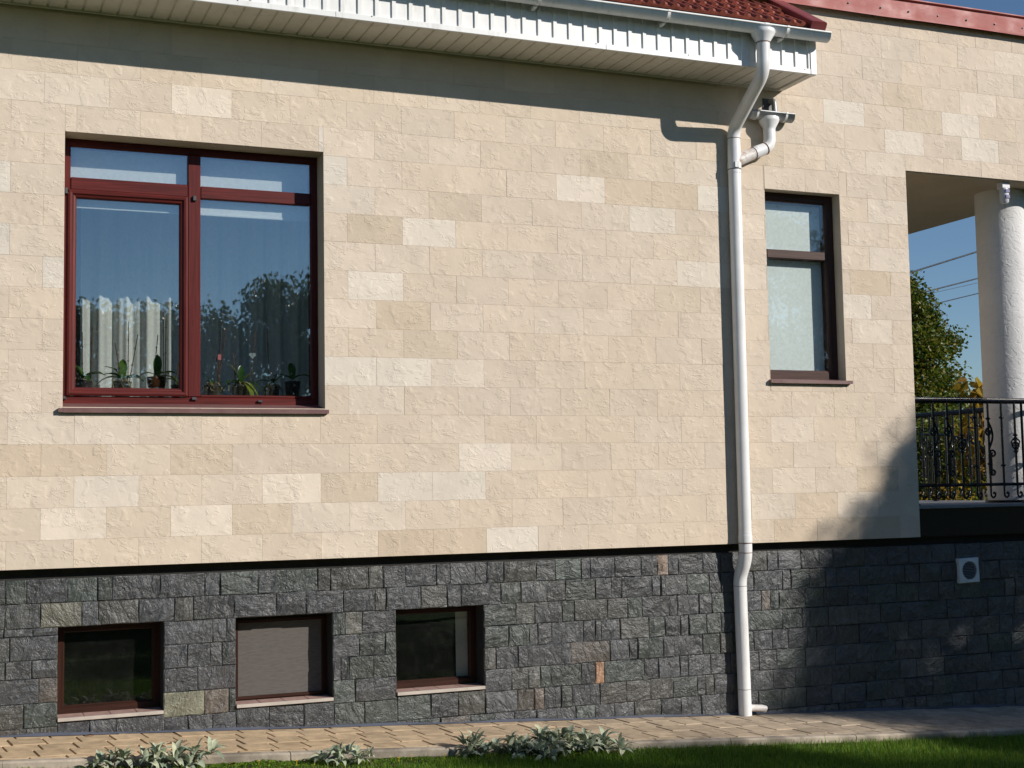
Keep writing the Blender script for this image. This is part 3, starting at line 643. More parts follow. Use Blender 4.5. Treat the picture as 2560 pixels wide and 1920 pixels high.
# --- eave: soffit, fascia, trim
EY, EZ, EX = -0.458, 3.628, 5.610
mb = MB(); mb.box(XL, EX - 0.006, EY + 0.012, 0.03, 3.650, 3.665); soff = mb.build('soffit', M['soffit'], house)
SP = 0.1085; me = None
x = EX - 0.05 - SP
while x > XL:
    if me is None:
        mb = MB(); pr = [(0, 0), (0.088, 0), (0.091, 0.011), (0.1005, 0.011), (0.1035, 0), (0.1078, 0), (0.1078, 0.016), (0, 0.016)]
        v = [(p, y, z) for y in (EY + 0.008, -0.022) for p, z in pr]; n = len(pr)
        mb.add(v, [tuple(range(n)), tuple(reversed(range(n, 2 * n)))] + [(k, n + k, n + (k + 1) % n, (k + 1) % n) for k in range(n)]); me = mb.mesh('soffit_panel', M['soffit'])
    place('soffit_panel', me, soff, (x, 0, EZ)); x -= SP
mb = MB(); mb.box(XL, EX - 0.055, -0.024, -0.001, EZ - 0.010, EZ + 0.0155, 0, 0.002); mb.box(EX - 0.053, EX - 0.001, EY + 0.004, -0.001, EZ - 0.008, EZ + 0.0145, 0, 0.002); mb.build('soffit_trim', M['soffit'], house)
mb = MB(); mb.box(XL, EX - 0.008, EY + 0.008, EY + 0.014, EZ + 0.002, 3.93); fas = mb.build('fascia', M['fascia'], house)
FP = 0.1195; me = None; x = 3.782 + FP * 14
while x > XL:
    if me is None:
        mb = MB(); pr = [(0, EY), (0.083, EY), (0.0855, EY - 0.012), (0.1115, EY - 0.012), (0.1135, EY), (0.119, EY), (0.119, EY + 0.0075), (0, EY + 0.0075)]
        n = len(pr); v = [(p, y, z) for z in (EZ + 0.018, 3.925) for p, y in pr]
        mb.add(v, [tuple(reversed(range(n))), tuple(range(n, 2 * n))] + [(k, (k + 1) % n, n + (k + 1) % n, n + k) for k in range(n)]); me = mb.mesh('fascia_panel', M['fascia'])
    place('fascia_panel', me, fas, (x, 0, 0)); x -= FP
x = XL; kk = 0
while x < EX - 0.06:
    x1 = min(x + 2.0, EX - 0.055); mb = MB(); mb.box(x, x1 - 0.001, EY - 0.018, EY + 0.003, EZ - 0.012, EZ + 0.030, 0, 0.003); mb.build('eave_trim', M['white'], fas); x = x1 if x1 < EX - 0.056 else 99
mb = MB(); mb.box(EX - 0.0545, EX, EY - 0.020, EY + 0.03, EZ - 0.013, 3.935, 0, 0.003); mb.build('corner_post', M['white'], fas)
mb = MB(); mb.add([(EX - 0.006, EY + 0.02, EZ + 0.003), (EX - 0.006, -0.001, EZ + 0.003), (EX - 0.006, -0.001, 4.27), (EX - 0.006, EY + 0.02, 3.93), (EX - 0.012, EY + 0.02, EZ + 0.003), (EX - 0.012, -0.001, EZ + 0.003), (EX - 0.012, -0.001, 4.27), (EX - 0.012, EY + 0.02, 3.93)], [(0, 1, 2, 3), (7, 6, 5, 4), (0, 3, 7, 4), (0, 4, 5, 1), (1, 5, 6, 2), (2, 6, 7, 3)]); mb.build('eave_end_panel', M['fascia'], fas)
for (x, z) in ((1.15, 3.650), (2.05, 3.652), (3.02, 3.652), (3.72, 3.650), (4.48, 3.650), (5.50, 3.648)):
    mb = MB(); mb.tube([(x, EY - 0.017, z), (x, EY - 0.021, z)], 0.004, 8); mb.build('screw', M['darkgrey'], fas)
# --- small skirt roof with ribbed red tiles
S0 = Vector((0, -0.560, 3.955)); S1 = Vector((0, -0.004, 4.318)); sd = (S1 - S0); SLEN = sd.length; sd.normalize(); sn = Vector((0, -sd.z, sd.y))
mb = MB(); a, b = S0 - sn * 0.030, S1 - sn * 0.030
mb.add([(XL, a.y, a.z), (5.49, a.y, a.z), (5.49, b.y, b.z), (XL, b.y, b.z), (XL, a.y, a.z - 0.02), (5.49, a.y, a.z - 0.02), (5.49, b.y, b.z - 0.02), (XL, b.y, b.z - 0.02)], [(0, 1, 2, 3), (7, 6, 5, 4), (0, 4, 5, 1), (1, 5, 6, 2), (2, 6, 7, 3), (3, 7, 4, 0)]); roof = mb.build('roof', M['underlay'], house)
TW, TL = 0.1015, 0.245
def tile_mesh():
    mb = MB(); L = TL + 0.03; prf = []
    pts = [(0, 0), (0.034, 0), (0.040, 0.010), (0.048, 0.019), (0.059, 0.022), (0.070, 0.019), (0.078, 0.010), (0.084, 0.0), (0.100, 0.0)]
    v = []
    for (l, dz) in ((0, 0.014), (L, -0.004)):
        for (x, h) in pts: v.append(Vector((x, 0, 0)) + sd * l + sn * (h + dz))
    n = len(pts)
    for (x, h) in pts: v.append(Vector((x, 0, 0)) + sn * -0.006)
    f = [(k, k + 1, n + k + 1, n + k) for k in range(n - 1)] + [(2 * n + k, 2 * n + k + 1, k + 1, k) for k in range(n - 1)]
    mb.add(v, f, 0, False)
    # raised chevron knob at the lower third of each pan
    v = [Vector((x, 0, 0)) + sd * l + sn * (h + 0.012) for (x, l, h) in ((0.006, 0.05, 0.001), (0.030, 0.05, 0.001), (0.030, 0.16, 0.0), (0.006, 0.16, 0.0), (0.010, 0.065, 0.012), (0.026, 0.065, 0.012), (0.026, 0.15, 0.010), (0.010, 0.15, 0.010))]
    mb.add(v, [(4, 5, 6, 7), (0, 1, 5, 4), (1, 2, 6, 5), (2, 3, 7, 6), (3, 0, 4, 7)])
    return mb.mesh('roof_tile', M['rtile'])
tm = tile_mesh()
for rr in range(3):
    for k in range(0, 72):
        x = 5.478 - (k + 1) * TW + (0.05 if rr % 2 else 0)
        if x < XL or x + TW > 5.49: continue
        b = random.uniform(0.75, 1.2); o = S0 + sd * (rr * TL)
        if rr == 2: o = S0 + sd * (SLEN - TL - 0.035) + sn * 0.006
        place('roof_tile', tm, roof, (x, o.y, o.z), color=(0.26 * b, 0.064 * b, 0.038 * b))
mb = MB(); v = []
for (x, h) in ((5.485, -0.05), (5.485, 0.050), (5.500, 0.056), (5.612, 0.056), (5.622, 0.046), (5.622, -0.05)):
    for p in (S0 + sd * -0.035, S1): q = p + sn * h; v.append((x, q.y, q.z))
mb.add(v, [(2 * k, 2 * k + 1, 2 * k + 3, 2 * k + 2) for k in range(5)] + [(10, 8, 6, 4, 2, 0), (1, 3, 5, 7, 9, 11)]); mb.build('verge_flashing', M['verge'], roof)
# --- faded red coping on top of the wall
cop = None
for k, x0 in enumerate((1.63, 2.85, 4.074, 5.296, 6.518, 7.742)):
    x1 = min(x0 + 1.222, 8.76); mb = MB(); nx = 8; pr = [(-0.050, 4.345), (-0.066, 4.338), (-0.064, 4.350), (-0.058, 4.490), (-0.036, 4.494), (-0.036, 4.506), (-0.070, 4.509), (-0.068, 4.519), (0.36, 4.560), (0.36, 4.40)]
    n = len(pr); v = []
    for i in range(nx + 1):
        x = x0 + (x1 - x0) * i / nx
        for j, (y, z) in enumerate(pr):
            w = 0.006 * mnoise.noise(Vector((x * 2.3, j * 0.7, 1.3))) if j < 5 else 0
            v.append((x, y + w - (0.002 if i == nx else 0), z + (0.010 * mnoise.noise(Vector((x * 1.1, 4.2, 0))) if j < 3 else 0.004 * mnoise.noise(Vector((x, 9, 0))))))
    f = [(i * n + j, (i + 1) * n + j, (i + 1) * n + j + 1, i * n + j + 1) for i in range(nx) for j in range(n - 1)]
    f += [tuple(range(n)), tuple(nx * n + j for j in reversed(range(n)))]
    mb.add(v, [tuple(reversed(q)) for q in f])
    if cop is None: cop = mb.build('coping', M['coping'], house)
    else: mb.build('coping_panel', M['coping'], cop)
for k in range(-4, 8):
    x = 6.239 + 0.305 * k + (0.02 if k == 1 else 0)
    mb = MB(); mb.tube([(x, -0.056, 4.408), (x, -0.066, 4.408)], 0.0085, 8); mb.tube([(x, -0.064, 4.408), (x, -0.072, 4.408)], 0.0055, 6); mb.build('screw', M['darkgrey'], cop)
# --- porch: ceiling, column, floor
mb = MB(); mb.box(6.801, 8.69, 0.305, 3.0, 3.066, 4.30); mb.box(6.80, 8.685, 0.012, 3.01, 3.058, 3.0655); mb.build('porch_ceiling', M['plaster'], house)
mb = MB(); mb.tube([(8.202, 0.456, 0.285), (8.202, 0.456, 3.059)], 0.215, 48); mb.build('column', M['stucco'], house)
mb = MB(); mb.tube([(8.202, 0.456, 0.279), (8.202, 0.456, 0.300)], 0.237, 40); mb.build('column_base', M['granite'], house)
mb = MB(); mb.box(6.801, 8.95, 0.03, 3.2, 0.021, 0.250); pf = mb.build('porch_floor', M['granite'], house)
mb = MB(); mb.box(6.80, 8.97, 0.012, 3.22, 0.2505, 0.278, 0, 0.004); mb.build('porch_slab', M['slab'], house)

# ================================================================ GUTTERS AND PIPES
def trough(mb, x0, x1, cy, cz, r, t=0.0022, seg=14, bead=0.008):
    v = []; angs = [math.pi + math.pi * k / seg for k in range(seg + 1)]
    for x in (x0, x1):
        for rr in (r, r - t):
            for a in angs: v.append((x, cy - rr * math.cos(a) * -1, cz + rr * math.sin(a)))
    n = seg + 1
    f = []
    for k in range(seg): f += [(k, k + 1, 2 * n + k + 1, 2 * n + k), (n + k + 1, n + k, 3 * n + k, 3 * n + k + 1)]
    for b in (0, 2 * n):
        for k in range(seg): f.append((b + k, b + n + k, b + n + k + 1, b + k + 1))
    mb.add(v, f, 0, True)
    mb.tube([(x0, cy - r, cz + 0.002), (x1, cy - r, cz + 0.002)], bead, 10)
    mb.tube([(x0, cy + r, cz + 0.002), (x1, cy + r, cz + 0.002)], bead * 0.5, 8)
def endcap(mb, x, cy, cz, r):
    a = [math.pi + math.pi * k / 14 for k in range(15)]; v = [(x, cy + r * math.cos(q), cz + r * math.sin(q)) for q in a] + [(x + 0.003, cy + r * math.cos(q), cz + r * math.sin(q)) for q in a]
    mb.add(v, [tuple(reversed(range(15))), tuple(range(15, 30))] + [(k, k + 1, 16 + k, 15 + k) for k in range(14)])
def strap(mb, x, cy, cz, r, w=0.022, tail=True):
    a = [math.pi + math.pi * k / 14 for k in range(15)]; v = []
    for xx in (x - w / 2, x + w / 2):
        for rr in (r + 0.0005, r + 0.0035): v += [(xx, cy + rr * math.cos(q), cz + rr * math.sin(q)) for q in a]
    n = 15; f = []
    for k in range(14): f += [(n + k, n + k + 1, 3 * n + k + 1, 3 * n + k), (k, n + k, n + k + 1, k + 1)[::-1], (2 * n + k, 3 * n + k, 3 * n + k + 1, 2 * n + k + 1)]
    mb.add(v, f)
    mb.tube([(x - w / 2, cy - r, cz + 0.002), (x + w / 2, cy - r, cz + 0.002)], 0.0105, 10)
GR, GCY, GCZ = 0.058, -0.557, 3.908
gut = tag(empty('roof_gutter', (3, GCY, 3.85)), 'long white half-round gutter under the edge of the red roof', 'gutter')
mb = MB(); trough(mb, XL, 5.655, GCY, GCZ, GR); mb.build('gutter_trough', M['white'], gut)
mb = MB(); endcap(mb, 5.655, GCY, GCZ, GR + 0.001); mb.build('end_cap', M['white'], gut)
for x in (-1.87, -0.85, 0.17, 1.19, 2.208, 3.228, 4.248, 5.268):
    mb = MB(); strap(mb, x, GCY, GCZ, GR)
    mb.add([(x - 0.012, -0.535, GCZ - 0.062), (x + 0.012, -0.535, GCZ - 0.062), (x + 0.012, EY - 0.013, GCZ - 0.045), (x - 0.012, EY - 0.013, GCZ - 0.045), (x - 0.012, -0.535, GCZ - 0.066), (x + 0.012, -0.535, GCZ - 0.066), (x + 0.012, EY - 0.013, GCZ - 0.075), (x - 0.012, EY - 0.013, GCZ - 0.075)], [(0, 1, 2, 3), (7, 6, 5, 4), (0, 4, 5, 1), (1, 5, 6, 2), (2, 6, 7, 3), (3, 7, 4, 0)])
    mb.build('bracket', M['white'], gut)
mb = MB(); mb.tube([(5.058, GCY - GR, GCZ + 0.002), (5.098, GCY - GR, GCZ + 0.002)], 0.0105, 10); mb.build('joint_clip', M['white'], gut)

PR = 0.050; PX = 5.078
dp = tag(empty('downpipe', (5.088, 0.005, gz(5.09))), 'tall white downpipe running from the gutter to the pavement', 'downpipe')
mb = MB(); mb.tube([(PX, GCY, 3.880), (PX, GCY, 3.862), (PX, GCY, 3.845), (PX, GCY, 3.790), (PX, GCY, 3.780)], [0.088, 0.092, 0.088, 0.053, 0.052], 28); mb.build('funnel', M['pipe'], dp)
up = fillet([(PX, GCY, 3.782), (PX, GCY + 0.006, 3.560), (PX + 0.028, -0.060, 3.250), (PX + 0.028, -0.060, 3.10)], 0.085, 8)
mb = MB(); mb.tube(up, PR, 28); mb.build('swan_neck', M['pipe'], dp)
mb = MB(); mb.tube([(PX + 0.028, -0.060, 3.12), (PX + 0.026, -0.058, 2.90)], PR + 0.0015, 28); mb.build('branch_socket', M['pipe'], dp)
mb = MB(); mb.tube([(PX + 0.026, -0.058, 2.945), (PX + 0.022, -0.056, 0.10)], PR - 0.0005, 28); mb.build('pipe_section', M['pipe'], dp)
lowp = fillet([(PX + 0.022, -0.056, 0.115), (PX + 0.022, -0.056, -0.09), (PX + 0.004, 0.008, -0.235), (PX + 0.004, 0.008, -0.34)], 0.07, 7)
mb = MB(); mb.tube(lowp, PR + 0.001, 28); mb.build('offset_bend', M['pipe'], dp)
mb = MB(); mb.tube([(PX + 0.004, 0.008, -0.33), (PX + 0.014, 0.006, gz(5.09) + 0.001)], PR, 28); mb.build('pipe_section', M['pipe'], dp)
for (x, y, z, r, h, m) in ((PX, GCY, 3.783, PR + 0.003, 0.006, 'rust'), (PX + 0.028, -0.06, 3.175, PR + 0.0018, 0.004, 'rust'), (PX + 0.027, -0.0585, 2.960, PR + 0.004, 0.05, 'pipe'), (PX + 0.0265, -0.058, 2.930, PR + 0.003, 0.006, 'darkgrey'), (PX + 0.022, -0.056, 0.060, PR + 0.004, 0.055, 'pipe'), (PX + 0.022, -0.056, 0.028, PR + 0.0045, 0.004, 'rust'), (PX + 0.022, -0.056, -0.045, PR + 0.0025, 0.004, 'rust'), (PX + 0.004, 0.008, -0.300, PR + 0.0022, 0.004, 'grey'), (PX + 0.012, 0.0065, -1.08, PR + 0.0015, 0.004, 'grey')):
    mb = MB(); mb.tube([(x, y, z - h / 2), (x, y, z + h / 2)], r, 28); mb.build('collar', M[m], dp)
mb = MB(); mb.box(PX - 0.002, PX + 0.034, -0.060 - PR - 0.006, -0.060 - PR + 0.006, 2.936, 2.984, 0, 0.002); mb.build('clamp_plate', M['grey'], dp)
mb = MB(); mb.tube(fillet([(5.10, 0.006, -1.222), (5.235, -0.012, -1.232), (5.262, -0.016, -1.242)], 0.02, 4), 0.026, 18); mb.build('drain_spout', M['rusty'], dp)
for z in (2.3, 0.75): 
    mb = MB(); mb.tube([(PX + 0.024, -0.012, z), (PX + 0.024, 0.012, z)], 0.008, 8); mb.build('wall_bracket', M['grey'], dp)
# short collector gutter with its own branch pipe
cg = tag(empty('collector_gutter', (5.44, -0.075, 3.33)), 'short grey collector gutter below the eave corner with bent branch pipe', 'gutter')
CY, CZ, CR = -0.068, 3.402, 0.054
mb = MB(); trough(mb, 5.245, 5.640, CY, CZ, CR, bead=0.0085); mb.build('gutter_trough', M['grey'], cg)
mb = MB(); endcap(mb, 5.640, CY, CZ, CR + 0.001); endcap(mb, 5.242, CY, CZ, CR + 0.001); mb.build('end_cap', M['grey'], cg)
for x in (5.30, 5.565): mb = MB(); strap(mb, x, CY, CZ, CR, 0.018); mb.build('bracket', M['white'], cg)
mb = MB(); mb.tube([(5.43, CY, 3.370), (5.43, CY, 3.352), (5.43, CY, 3.335), (5.43, CY, 3.285), (5.43, CY, 3.275)], [0.078, 0.082, 0.078, 0.050, 0.049], 24); mb.build('funnel', M['pipe'], cg)
br = fillet([(5.43, CY, 3.28), (5.43, CY, 3.135), (5.30, CY + 0.002, 3.085)], 0.10, 8)
mb = MB(); mb.tube(br, 0.048, 24); mb.build('elbow', M['pipe'], cg)
mb = MB(); mb.tube([(5.375, CY, 3.114), (5.27, CY + 0.003, 3.068)], 0.0485, 24); mb.build('pipe_section', M['pipe'], cg)
mb = MB(); mb.tube([(5.285, CY + 0.003, 3.074), (5.115, CY + 0.008, 2.996)], 0.0475, 24); o = mb.build('rusty_pipe_section', M['rusty'], cg); o['label'] = 'rust stained pipe end'
for (a, b) in (((5.283, CY + .003, 3.0735), (5.277, CY + .003, 3.071)), ((5.388, CY, 3.120), (5.382, CY, 3.117))):
    mb = MB(); mb.tube([a, b], 0.0512, 24); mb.build('collar', M['rust'], cg)
scp = tag(empty('overflow_spout', (5.475, -0.01, 3.45)), 'dark overflow spout plate on the wall above the short gutter', 'spout')
mb = MB(); mb.box(5.418, 5.530, -0.006, -0.001, 3.445, 3.545); mb.build('wall_plate', M['darkgrey'], scp)
mb = MB(); mb.tube(fillet([(5.492, -0.004, 3.523), (5.492, -0.055, 3.520), (5.492, -0.062, 3.405)], 0.05, 6), 0.022, 16); mb.build('spout_pipe', M['grey'], scp)

# ================================================================ PORCH RAILING
def baluster(kind):
    """local: x=0, along z from 0.335 to 1.14"""
    mb = MB()
    mb.tube([(0, 0, 0.42), (0, 0, 1.142)], 0.0105, 6, smooth=False)
    mb.tube(fillet([(0, 0, 0.44), (0, 0, 0.345), (0.022, 0, 0.325), (0.045, 0, 0.340), (0.046, 0, 0.368), (0.030, 0, 0.374), (0.026, 0, 0.358)], 0.014, 4), 0.0085, 6)
    def coll(z): mb.tube([(0, 0, z - 0.010), (0, 0, z - 0.004), (0, 0, z + 0.004), (0, 0, z + 0.010)], [0.013, 0.021, 0.021, 0.013], 10)
    if kind == 0: coll(1.01); coll(0.60)
    elif kind == 1:
        coll(0.86); coll(0.72)
        for k in range(4):
            pts = []
            for i in range(9):
                t = i / 8; a = k * math.pi / 2 + t * math.pi * 1.2; r = 0.034 * math.sin(math.pi * t) + 0.003; pts.append((r * math.cos(a), r * math.sin(a), 0.735 + 0.11 * t))
            mb.tube(pts, 0.0065, 6)
    else:
        coll(1.0); coll(0.615)
        S = []
        for i in range(25):
            t = i / 24; S.append((0.038 * math.sin(t * math.pi * 1.0) * (1 if t < 1 else 0), -0.004, 0.97 - 0.22 * t))
        mb.tube(S, 0.0095, 6)
        def curl(cx, cz, r, a0, turns, sgn):
            pts = []
            for i in range(16):
                t = i / 15; a = a0 + sgn * t * turns * 2 * math.pi; q = r * (1 - 0.72 * t); pts.append((cx + q * math.cos(a), -0.004, cz + q * math.sin(a)))
            mb.tube(pts, 0.009, 6)
        curl(-0.004, 0.885, 0.034, 1.9, 1.2, 1); curl(0.034, 0.70, 0.036, 3.4, 1.2, -1); curl(0.028, 0.545, 0.030, 3.2, 1.1, 1)
        mb.tube([(0.004, -0.004, 0.69), (0.004, -0.004, 0.53)], 0.018, 8)
    return mb.mesh('baluster', M['iron'])
BM = [baluster(k) for k in range(3)]
def railing(name, label, p0, p1, kinds, pitch, ztop=1.150, zlow=0.440, start=0.10):
    d = Vector((p1[0] - p0[0], p1[1] - p0[1], 0)); L = d.length; a = math.atan2(d.y, d.x); d.normalize()
    e = tag(empty(name, (p0[0], p0[1], 0.278)), label, 'railing')
    def at(t, z): return (p0[0] + d.x * t, p0[1] + d.y * t, z)
    mb = MB(); mb.tube([at(0, ztop), at(L, ztop)], 0.022, 4, smooth=False); mb.tube([at(0, ztop + .014), at(L, ztop + .014)], 0.014, 8); mb.build('top_rail', M['iron'], e)
    mb = MB(); mb.tube([at(0, zlow), at(L, zlow)], 0.013, 4, smooth=False); mb.build('bottom_rail', M['iron'], e)
    t = start; i = 0
    while t < L - 0.03:
        place('baluster', BM[kinds[i % len(kinds)]], e, (p0[0] + d.x * t, p0[1] + d.y * t, 0), (0, 0, a)); t += pitch; i += 1
    for t in (0.03, L * 0.58, L - 0.02):
        mb = MB(); mb.tube([at(t, 0.278), at(t, ztop)], 0.015, 4, smooth=False); mb.tube([at(t, 0.278), at(t, 0.29)], 0.03, 10); mb.build('post', M['iron'], e)
    return e
railing('porch_railing', 'black wrought iron railing along the front edge of the porch', (6.83, 0.10), (8.86, 0.10), [2, 2, 1, 0, 2, 0, 1], 0.1445, start=0.231)
railing('porch_railing', 'black wrought iron railing along the far side of the porch', (8.66, 0.72), (8.66, 2.98), [2, 0, 2, 1], 0.115)
hr = tag(empty('stair_handrail', (9.2, 1.5, 0.0)), 'thin black handrail sloping down behind the porch railing', 'handrail')
mb = MB(); mb.tube(fillet([(9.2, 2.9, 0.99), (9.2, 2.36, 0.955), (9.2, 1.92, 0.81), (9.2, 1.2, 0.45)], 0.2, 5), 0.014, 8); mb.build('rail', M['iron'], hr)
for (y, z) in ((2.8, 0.98), (1.25, 0.47)): mb = MB(); mb.tube([(9.2, y, gz(9.2) - 0.05), (9.2, y, z)], 0.012, 6); mb.build('post', M['iron'], hr)

# ================================================================ VENT, SENSOR
vent = tag(empty('vent_grille', (7.313, 0.045, -0.37), (0, R(-1.5), 0)), 'square white vent grille on the dark stone wall', 'vent'); vent['local'] = 1
mb = MB(); h = 0.1015; n = 40; rr = 0.076; v = []
for y in (-0.020, -0.012): 
    pass
sq = []
for k in range(n):
    a = 2 * math.pi * k / n; c, s = math.cos(a), math.sin(a); q = h / max(abs(c), abs(s)); sq.append((q * c, q * s))
for (y, src) in ((0.03, 's'), (-0.014, 's'), (-0.020, 'i'), (-0.020, 'c'), (0.01, 'c')):
    for k in range(n):
        a = 2 * math.pi * k / n
        x, z = sq[k] if src == 's' else (sq[k][0] * .95, sq[k][1] * .95) if src == 'i' else (rr * math.cos(a), rr * math.sin(a)); v.append((x, y, z + h))
f = []
for r_ in range(4):
    for k in range(n): k2 = (k + 1) % n; f.append((r_ * n + k, r_ * n + k2, (r_ + 1) * n + k2, (r_ + 1) * n + k))
mb.add(v, f); mb.build('frame', M['plastic'], vent)
mb = MB(); 
for k in range(-5, 6):
    z = k * 0.0135; w = math.sqrt(max(0.0001, rr ** 2 - z ** 2)); mb.add([(-w, -0.017, z + h - 0.0030), (w, -0.017, z + h - 0.0030), (w, -0.004, z + h + 0.0040), (-w, -0.004, z + h + 0.0040), (-w, -0.016, z + h - 0.0045), (w, -0.016, z + h - 0.0045)], [(0, 1, 2, 3), (4, 5, 1, 0)])
mb.build('louvre', M['grey'], vent)
mb = MB(); mb.tube([(0, 0.012, h), (0, 0.016, h)], 0.078, 32); mb.build('duct_shade', M['black'], vent)  # flat black disc: the shade behind the slats given as colour
sen = tag(empty('motion_sensor', (7.905, 0.075, 2.87)), 'small white motion sensor hanging under the porch ceiling by the column', 'sensor')
mb = MB(); mb.box(7.862, 7.952, 0.045, 0.115, 3.000, 3.0575, 0, 0.006); mb.build('mount', M['sensor'], sen)
mb = MB(); mb.tube([(7.907, 0.075, 3.002), (7.907, 0.075, 2.965), (7.907, 0.075, 2.885), (7.907, 0.075, 2.872)], [0.036, 0.040, 0.038, 0.024], 16); mb.build('body', M['sensor'], sen)
for z in (2.975, 2.925): mb = MB(); mb.box(7.886, 7.932, 0.030, 0.050, z - 0.014, z + 0.016, 0, 0.003); mb.build('lens', M['lens'], sen)
mb = MB(); mb.tube([(7.905, 0.07, 2.876), (7.907, 0.072, 2.80)], 0.0018, 5); mb.build('cord', M['wire'], sen)

# ================================================================ BEHIND THE GLASS
def curtain(name, label, x0, x1, y, z0, z1, m, waves, amp, cat='curtain'):
    n = int((x1 - x0) / 0.008); mb = MB(); v = []
    for i in range(n + 1):
        x = x0 + (x1 - x0) * i / n; ph = 2 * math.pi * waves * (i / n) + 1.3 * math.sin(i * 0.021) + 0.8 * mnoise.noise(Vector((x * 3, 0, 0)))
        yy = y + amp * math.sin(ph) + amp * 0.4 * math.sin(2.3 * ph + 1)
        v += [(x, yy, z0), (x, yy + 0.006, z1)]
    b = len(v); v += [(p[0], p[1] + 0.002, p[2]) for p in v]
    f = [(2 * i, 2 * i + 2, 2 * i + 3, 2 * i + 1) for i in range(n)] + [(b + 2 * i, b + 2 * i + 1, b + 2 * i + 3, b + 2 * i + 2) for i in range(n)]
    mb.add(v, f, 0, True); return tag(mb.build(name, m), label, cat)
curtain('sheer_curtain', 'white pleated sheer curtain behind the orchids in the red window', -0.25, 2.35, 0.98, 0.45, 2.78, M['curtain'], 17, 0.028)
curtain('side_curtain', 'dark taupe curtain gathered at the left of the red window', -0.28, 0.30, 0.84, 0.45, 2.78, M['taupe'], 4, 0.03)
mb = MB(); mb.box(0.140, 1.815, 0.252, 0.256, 2.392, 2.90); mb.box(0.138, 1.817, 0.248, 0.262, 2.377, 2.395, 0, 0.003)
tag(mb.build('roller_blind', M['blind']), 'white blind drawn behind the upper panes of the red window', 'blind')
mb = MB(); mb.box(W2[0] + 0.02, W2[1] - 0.02, 0.185, 0.188, 1.33, 2.80); tag(mb.build('roller_blind', M['blind']), 'white blind filling the narrow window beside the downpipe', 'blind')
mb = MB(); mb.box(2.858, 2.962, 0.282, 0.290, -0.90, -0.37); tag(mb.build('white_board', M['nosing']), 'pale upright board inside the third basement window', 'board')

def leaf_mesh(name, L, W, droop, mat, n=6, fold=0.25, tip=0.9, rise=0.0, shape=1.0):
    """leaf along +x from origin, curving down in z"""
    mb = MB(); v = []
    for i in range(n + 1):
        t = i / n; w = W * (math.sin(math.pi * min(1, (0.06 + t * 0.94)) ** shape) ** tip) * 0.5 + 0.0005
        x = L * t * (1 - 0.18 * droop * t); z = rise * L * t - droop * L * t * t
        v += [(x, -w, z + fold * w), (x, 0, z), (x, w, z + fold * w)]
    f = []
    for i in range(n):
        for k in (0, 1): a = 3 * i + k; f.append((a, a + 3, a + 4, a + 1))
    mb.add(v, f, 0, True); return mb.mesh(name, mat)
OL = [leaf_mesh('leaf', L, W, d, M[m], 6, 0.3, 0.7, r) for (L, W, d, m, r) in ((0.15, 0.055, 0.5, 'orchid', 0.5), (0.12, 0.05, 0.3, 'orchid', 0.8), (0.17, 0.045, 0.8, 'orchid', 0.5), (0.16, 0.042, 0.5, 'orchidy', 0.95), (0.15, 0.05, 1.2, 'orchidy', 0.3))]
def orchid(label, x, y, pot, leaves, stakes, size=0.055, h=0.13, roots=10):
    z = 1.0905; e = tag(empty('orchid', (x, y, z)), label, 'orchid', 'orchids on the window sill'); e['local'] = 1
    mb = MB(); r = size
    mb.tube([(0, 0, 0), (0, 0, 0.004), (0, 0, h - 0.012), (0, 0, h - 0.011), (0, 0, h)], [r * 0.72, r * 0.76, r * 0.97, r * 1.03, r * 1.03], 24, cap=True)
    if pot == 'ceramic':
        mb.build('pot', M['ceramicb'], e); m2 = MB(); m2.tube([(0, 0, h * 0.62), (0, 0, h * 0.8), (0, 0, h + 0.004)], [r * 0.93, r * 1.03, r * 1.07], 24); m2.build('pot_rim', M['ceramic'], e)
    else: mb.build('pot', M[pot], e)
    m2 = MB(); m2.tube([(0, 0, 0.006), (0, 0, h - 0.016), (0, 0, h + 0.006)], [r * 0.70, r * 0.92, r * 0.4], 14); m2.build('bark_mix', M['barkchip'], e)
    if roots:
        mb = MB()
        for k in range(roots):
            a = random.uniform(0, 6.28); q = random.uniform(0.4, 1.25) * r; pts = [(0.01 * math.cos(a), 0.01 * math.sin(a), h + 0.012)]
            zz = h + random.uniform(0.005, 0.03); pts += [(q * 0.6 * math.cos(a), q * 0.6 * math.sin(a), zz), (q * math.cos(a + .4), q * math.sin(a + .4), h + random.uniform(-0.04, 0.012)), (q * 1.1 * math.cos(a + .7), q * 1.1 * math.sin(a + .7), h - random.uniform(0.0, 0.07))]
            mb.tube(fillet(pts, 0.012, 3), random.uniform(0.0018, 0.0032), 6)
        mb.build('roots', M['root'], e)
    for (k, az, tilt, s) in leaves:
        o = place('leaf', OL[k], e, (0, 0, h + 0.012), (0, -R(tilt), R(az))); o.scale = (s, s, s)
    for (dx, top, lean, m) in stakes:
        mb = MB(); mb.tube([(dx, 0.005, h - 0.03), (dx + lean, 0.008, top - z)], 0.0030, 8)
        for q in (0.35, 0.7): mb.tube([(dx + lean * q, 0.0065, h + (top - z - h) * q - 0.004), (dx + lean * q, 0.0065, h + (top - z - h) * q + 0.004)], 0.0055, 8)
        mb.build('stake', M[m], e)
    return e
orchid('orchid in a mauve pot at the left end of the sill', 0.278, 0.36, 'mauve', [(0, 20, 15, 1.1), (0, -30, 5, 1.2), (1, 170, 30, 1.1), (1, 120, 20, 1), (2, -80, 5, 1)], [(0.0, 1.565, -0.004, 'stakeb'), (0.05, 1.60, 0.01, 'stakeb')], 0.058, 0.150)
